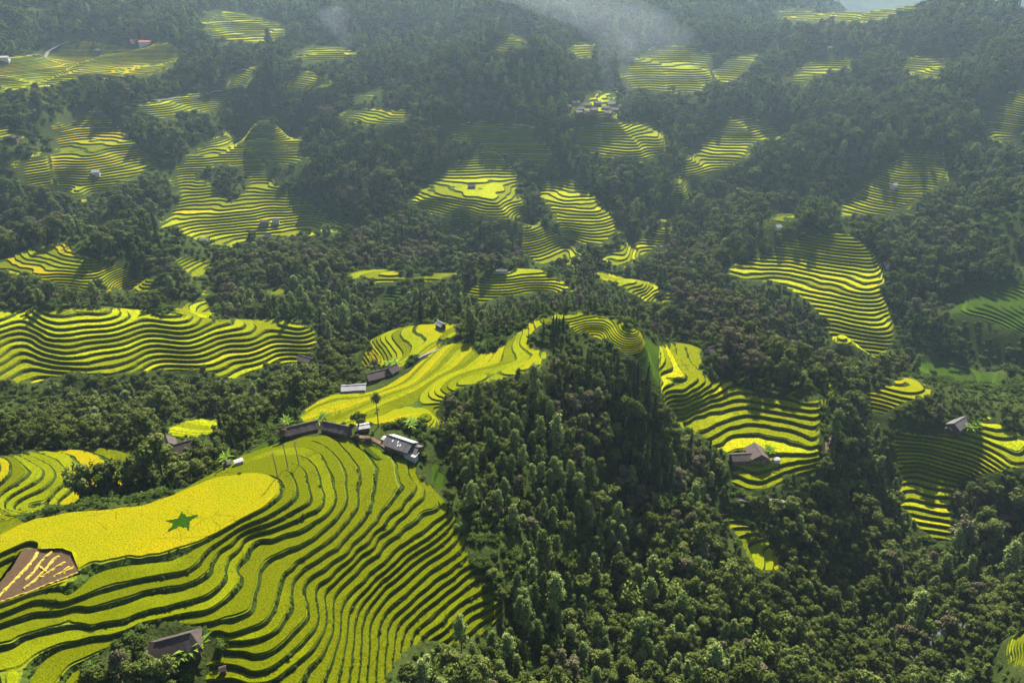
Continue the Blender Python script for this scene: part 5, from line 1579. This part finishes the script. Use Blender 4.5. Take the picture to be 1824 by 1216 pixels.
def straw(pts, w):
    W2 = np.array([at_z(u, v, Z1)[:2] for u, v in pts])
    seg = np.r_[0, np.cumsum(np.hypot(*np.diff(W2, axis=0).T))]
    n = max(4, int(seg[-1] / .5))
    s = np.linspace(0, seg[-1], n)
    rs = np.random.default_rng(int(seg[-1] * 100))
    x, y = np.interp(s, seg, W2[:, 0]), np.interp(s, seg, W2[:, 1])
    V, F = [], []
    dx, dy = np.gradient(x), np.gradient(y)
    ln = np.hypot(dx, dy)
    for i in range(n):
        ww = .62 * w * rs.uniform(.45, 1.3)
        nx, ny = -dy[i] / ln[i], dx[i] / ln[i]
        h = rs.uniform(.12, .38)
        for k, zz in ((-1, 0), (-.45, h), (.4, h * .9), (1, 0)):
            V.append((x[i] + nx * ww * k, y[i] + ny * ww * k, Z1 - .04 + zz))
    for i in range(n - 1):
        for k in range(3):
            a, b = i * 4 + k, (i + 1) * 4 + k
            F.append((a, a + 1, b + 1, b))
    into(link('straw_row', mesh_np('straw_row', np.array(V), np.array(F)[:, ::-1], [M_STRAW])))
for pts, w in (([(66,983),(62,992),(50,1007),(36,1022),(16,1043),(0,1058),(-30,1080)], .75), ([(93,982),(80,992),(70,1003),(60,1018),(45,1033)], .6), ([(106,990),(95,996),(88,1004),(80,1014),(70,1025),(58,1036),(42,1048)], .7),
               ([(116,1000),(100,1010),(85,1020),(72,1028)], .55), ([(124,1008),(110,1018),(95,1026)], .5), ([(132,1008),(120,1016),(113,1020)], .5), ([(140,1019),(110,1031),(80,1042),(50,1054),(20,1065),(0,1072),(-40,1088)], .5), ([(75,1012),(70,1008),(82,1018)], .6)):
    straw(pts, w)

# firewood stacked at the end of the barns
wx, wy, wz = pick(634, 778)
wood = bpy.data.objects.new('woodpile', None)
COL.objects.link(wood)
wood.location = (wx, wy, wz)
wood.rotation_euler = (0, 0, .5)
log_v, log_f = tubes([[((-.9, 0, 0), .13), ((.9, 0, 0), .12)]], 7)
log_me = mesh_np('log', log_v, log_f, [M_BARK], smooth_f=True)
for k in range(18):
    o = link('log', log_me, wood)
    o.location = (random.uniform(-.15, .15), (k % 6 - 2.5) * .26 + .13 * ((k // 6) % 2), .12 + .22 * (k // 6))
tag(wood, 'stack of firewood logs at the right end of the dark barns', 'woodpile')
# ------------------------------------------------------------------ trees and plants one would name on their own
def at_pick(kind, q, uv, sc, label, cat='tree', group=None, rot=None, squash=1.0, **kw):
    x, y, z = pick(*uv)
    return place_plant(kind, q, x, y, z - .1, (sc, sc, sc * squash), random.uniform(0, 6.28) if rot is None else rot, label, group, **kw)
for k, (uv, lb) in enumerate((((322, 1176), 'smaller banana plant against the front of the hip roofed hut'), ((352, 1166), 'bigger banana plant at the right corner of the hip roofed hut'),
        ((515, 765), 'dark banana clump at the left end of the long barns'), ((572, 757), 'banana clump behind the joint of the long barns'), ((732, 765), 'banana plant behind the farmhouse with skylights'),
        ((404, 832), 'bright green banana plant at the back edge of the golden plateau'), ((1367, 812), 'banana plant right of the brown roofed house on the spur'), ((1348, 826), 'banana plant in front of the brown roofed house on the spur'),
        ((1722, 772), 'banana clump in front of the grey roofed farmhouse'), ((1738, 762), 'banana clump at the right end of the grey roofed farmhouse'), ((700, 658), 'banana clump behind the brown roofed house between yellow fields'))):
    at_pick('banana_plant', k % 3, uv, [1.05, 1.3, 1.25, 1.3, 1.2, 1.2, 1.3, 1.1, 1.5, 1.4, 1.5][k], lb, 'banana plant', 'banana plants by the houses', stemname='stem', crownname='leaves')
at_pick('broadleaf_tree', 1, (640, 768), 1.0, 'round dark tree standing alone left of the thin tall tree')
# the thin tall tree
x, y, z = pick(674, 760)
rs = np.random.default_rng(5)
lobes = [((.3, 0, 10.6), (1.5, 1.5, 1.3)), ((-.7, .4, 11.6), (1.3, 1.3, 1.2)), ((.9, -.3, 12.0), (1.2, 1.2, 1.1)), ((.1, .2, 13.0), (1.1, 1.1, 1.0)), ((.2, 0, 7.2), (.8, .8, .5)), ((-.3, .3, 5.6), (.5, .5, .4))]
LV = crown_shell(rs, lobes, 80, .42)
v1, f1 = soup(LV)
f1 = np.concatenate([f1[:, [0, 1, 2]], f1[:, [0, 2, 3]]])
v2, f2 = blob_core(rs, lobes, .6)  # added core, coloured dark as shade within the crown
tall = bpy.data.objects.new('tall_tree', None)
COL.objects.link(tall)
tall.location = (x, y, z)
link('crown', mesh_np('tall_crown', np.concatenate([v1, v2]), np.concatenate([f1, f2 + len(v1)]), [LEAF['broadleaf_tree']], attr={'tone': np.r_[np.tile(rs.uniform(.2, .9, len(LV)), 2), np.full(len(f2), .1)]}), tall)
tv, tf = tubes([[((0, 0, -1), .24), ((.15, 0, 5), .17), ((.1, 0, 10), .11), ((.2, 0, 12.5), .04)]] + [[((.1, 0, 9.2), .07), (c, .02)] for c, _ in lobes[:4]] + [[((.14, 0, 5.2), .05), (lobes[4][0], .02)]])
link('trunk', mesh_np('tall_trunk', tv, tf, [M_BARK], smooth_f=True), tall)
tag(tall, 'thin tall tree with a bare trunk in front of the bright yellow ridge', 'tree')
# the tree clump behind the golden plateau
CLUMP = [((146, 886), 'bamboo_clump', 0, 1.5, 'leftmost feathery bamboo of the dark clump behind the golden plateau'), ((168, 882), 'broadleaf_tree', 2, 1.45, 'round tree at the left of the dark clump behind the golden plateau'),
        ((192, 880), 'bamboo_clump', 2, 1.5, 'second feathery bamboo in the dark clump behind the golden plateau'), ((212, 874), 'broadleaf_tree', 5, 1.6, 'full crowned tree in the middle of the dark clump behind the golden plateau'),
        ((233, 876), 'bamboo_clump', 1, 1.5, 'bushy bamboo in the middle of the dark clump behind the golden plateau'), ((250, 870), 'broadleaf_tree', 3, 1.55, 'round tree right of the bushy bamboo behind the golden plateau'),
        ((270, 866), 'broadleaf_tree', 0, 1.7, 'big tree beside the tallest of the dark clump behind the golden plateau'), ((294, 860), 'broadleaf_tree', 4, 2.1, 'tallest tree at the right of the dark clump behind the golden plateau'),
        ((312, 858), 'broadleaf_tree', 1, 1.4, 'lower tree at the right end of the dark clump behind the golden plateau'), ((330, 850), 'shrub', 1, 2.2, 'low bush at the right end of the dark clump behind the golden plateau')]
for k, (u, v) in enumerate(((158, 890), (180, 888), (203, 884), (224, 882), (243, 879), (262, 875), (282, 870), (302, 864))):
    CLUMP.append(((u, v), 'shrub', k % 4, 2.1 + .3 * (k % 3), 'dense bush at the foot of the dark clump behind the golden plateau'))
for k, (uv, kind, q, s, lb) in enumerate(CLUMP):
    at_pick(kind, q, uv, s, lb, 'bush' if kind == 'shrub' else 'bamboo' if kind == 'bamboo_clump' else 'tree', squash=1.1 if 'tallest' in lb else 1.0, group='bushes at the foot of the dark clump' if 'dense bush' in lb else None)
# conifers standing in the wooded hollow of the yellow ridge
for k, (u, v) in enumerate(((968, 603), (985, 600), (990, 604), (995, 600), (1003, 597))):
    at_pick('conifer_tree', k % 4, (u, v), .8 + .1 * (k % 3), 'dark slim conifer in the wooded hollow encircled by yellow rice', 'tree', 'conifers in the wooded hollow')
for k, uv in enumerate(((655, 762), (690, 762), (705, 760), (722, 764), (745, 775), (752, 785), (750, 800), (758, 815), (590, 765), (610, 760))):
    at_pick('shrub', k % 4, uv, .9 + .25 * (k % 3), 'leafy green bush by the barns and the farmhouse with skylights', 'bush', 'bushes round the farmyard')

# weeds and tufts growing on the banks between the paddies
def bank_weeds():
    P = []
    for k, b in enumerate(BANKS):
        n = min(len(b), 7000 if k == 0 else 1800)
        P.append(b[RNG.choice(len(b), n, replace=False)])
    P = np.concatenate(P)
    keep = (fbm(P[:, 0], P[:, 1], 9, 2) > -.05) & ~hidden(P[:, 0], P[:, 1], P[:, 2] + 2)
    P = P[keep]
    n = len(P)
    s = RNG.uniform(.10, .26, n) * np.where(RNG.random(n) < .04, 1.8, 1)
    o = scatter('bank_weeds', 'shrub', P[:, 0], P[:, 1], P[:, 2] - .1, np.stack([s, s, s * RNG.uniform(.8, 1.3, n)], 1), RNG.uniform(0, 6.28, n), RNG.integers(0, 4, n), RNG.normal(0, .2, (n, 2)))
    tag(o, 'tufts of grass and weeds on the steep banks between rice steps', None, kind='stuff')
bank_weeds()

for k, (u, v) in enumerate(((1035, 650), (1052, 662), (1075, 672), (1098, 676), (1115, 680), (1128, 685), (1060, 682), (1085, 687), (1110, 692), (1135, 692), (1152, 690), (1045, 674))):
    at_pick('conifer_tree', k % 4, (u, v), .75 + .12 * (k % 4), 'dark conifer just below the curling end of the yellow ridge', 'tree', 'conifers below the yellow ridge')
# ------------------------------------------------------------------ haze
def haze_box():
    x0, x1, y0, y1 = -6400, 6400, -400, 6900
    z0, z1 = float(gz.min()) - 1.5, float(gz.max()) + 25
    V = np.array([(x, y, z) for z in (z0, z1) for y in (y0, y1) for x in (x0, x1)], float)
    F = np.array([(0, 2, 3, 1), (4, 5, 7, 6), (0, 1, 5, 4), (1, 3, 7, 5), (3, 2, 6, 7), (2, 0, 4, 6)])
    m, nt, out = new_mat('valley_haze')
    v = nd(nt, 'ShaderNodeVolumePrincipled')
    v.inputs['Color'].default_value = (.58, .80, 1.0, 1)
    v.inputs['Density'].default_value = HAZE
    v.inputs['Anisotropy'].default_value = .5
    nt.links.new(v.outputs[0], out.inputs['Volume'])
    o = link('haze', mesh_np('haze', V, F, [m]))
    tag(o, 'thin blue haze filling the whole valley', None, kind='stuff')
HAZE = 0.000072
haze_box()
# smoke of burning straw, drifting up from the far fields; the broad volume stands in for sun glow
def smoke(at, h, r0, r1, drift, dens, label):
    x, y, z = pick(*at)
    m, nt, out = new_mat('smoke_and_glow')
    v = nd(nt, 'ShaderNodeVolumePrincipled')
    v.inputs['Color'].default_value = (.80, .90, 1.0, 1)
    v.inputs['Density'].default_value = dens
    v.inputs['Anisotropy'].default_value = .5
    nt.links.new(v.outputs[0], out.inputs['Volume'])
    rs = random.Random(int(h))
    k, n = 14, 12
    V, F = [], []
    for i in range(n):
        f = i / (n - 1)
        r = (r0 + (r1 - r0) * f) * (1 if 0 < i < n - 1 else .25)
        cx, cy = drift[0] * f * f + r0 * .8 * math.sin(f * 7), drift[1] * f * f
        for j in range(k):
            a = 2 * math.pi * j / k
            q = r * rs.uniform(.75, 1.2)
            V.append((cx + q * math.cos(a), cy + q * math.sin(a), h * f))
    for i in range(n - 1):
        for j in range(k):
            a, b = i * k + j, i * k + (j + 1) % k
            F += [(a, b, b + k), (a, b + k, a + k)]
    for j in range(1, k - 1):
        F += [(0, j + 1, j), ((n - 1) * k, (n - 1) * k + j, (n - 1) * k + j + 1)]
    o = link('smoke', mesh_np('smoke', np.array(V), np.array(F), [m], smooth_f=True))
    o.location = (x, y, z)
    tag(o, label, 'smoke', kind='thing')
smoke((612, 96), 55, 6, 22, (-12, 10), .0010, 'thin blue smoke rising from the pale far terraces')
smoke((1082, 206), 75, 4, 10, (-4, 10), .0013, 'thin smoke column, left one of two, over the hazy hamlet')
smoke((1115, 206), 80, 4, 12, (-3, 12), .0011, 'thin smoke column, right one of two, over the hazy hamlet')
smoke((1090, 112), 120, 50, 130, (-70, 60), .00035, 'broad pale smoke standing in for sun glow in the fold left of the large far terraces')  # added volume imitating the bright glow towards the sun
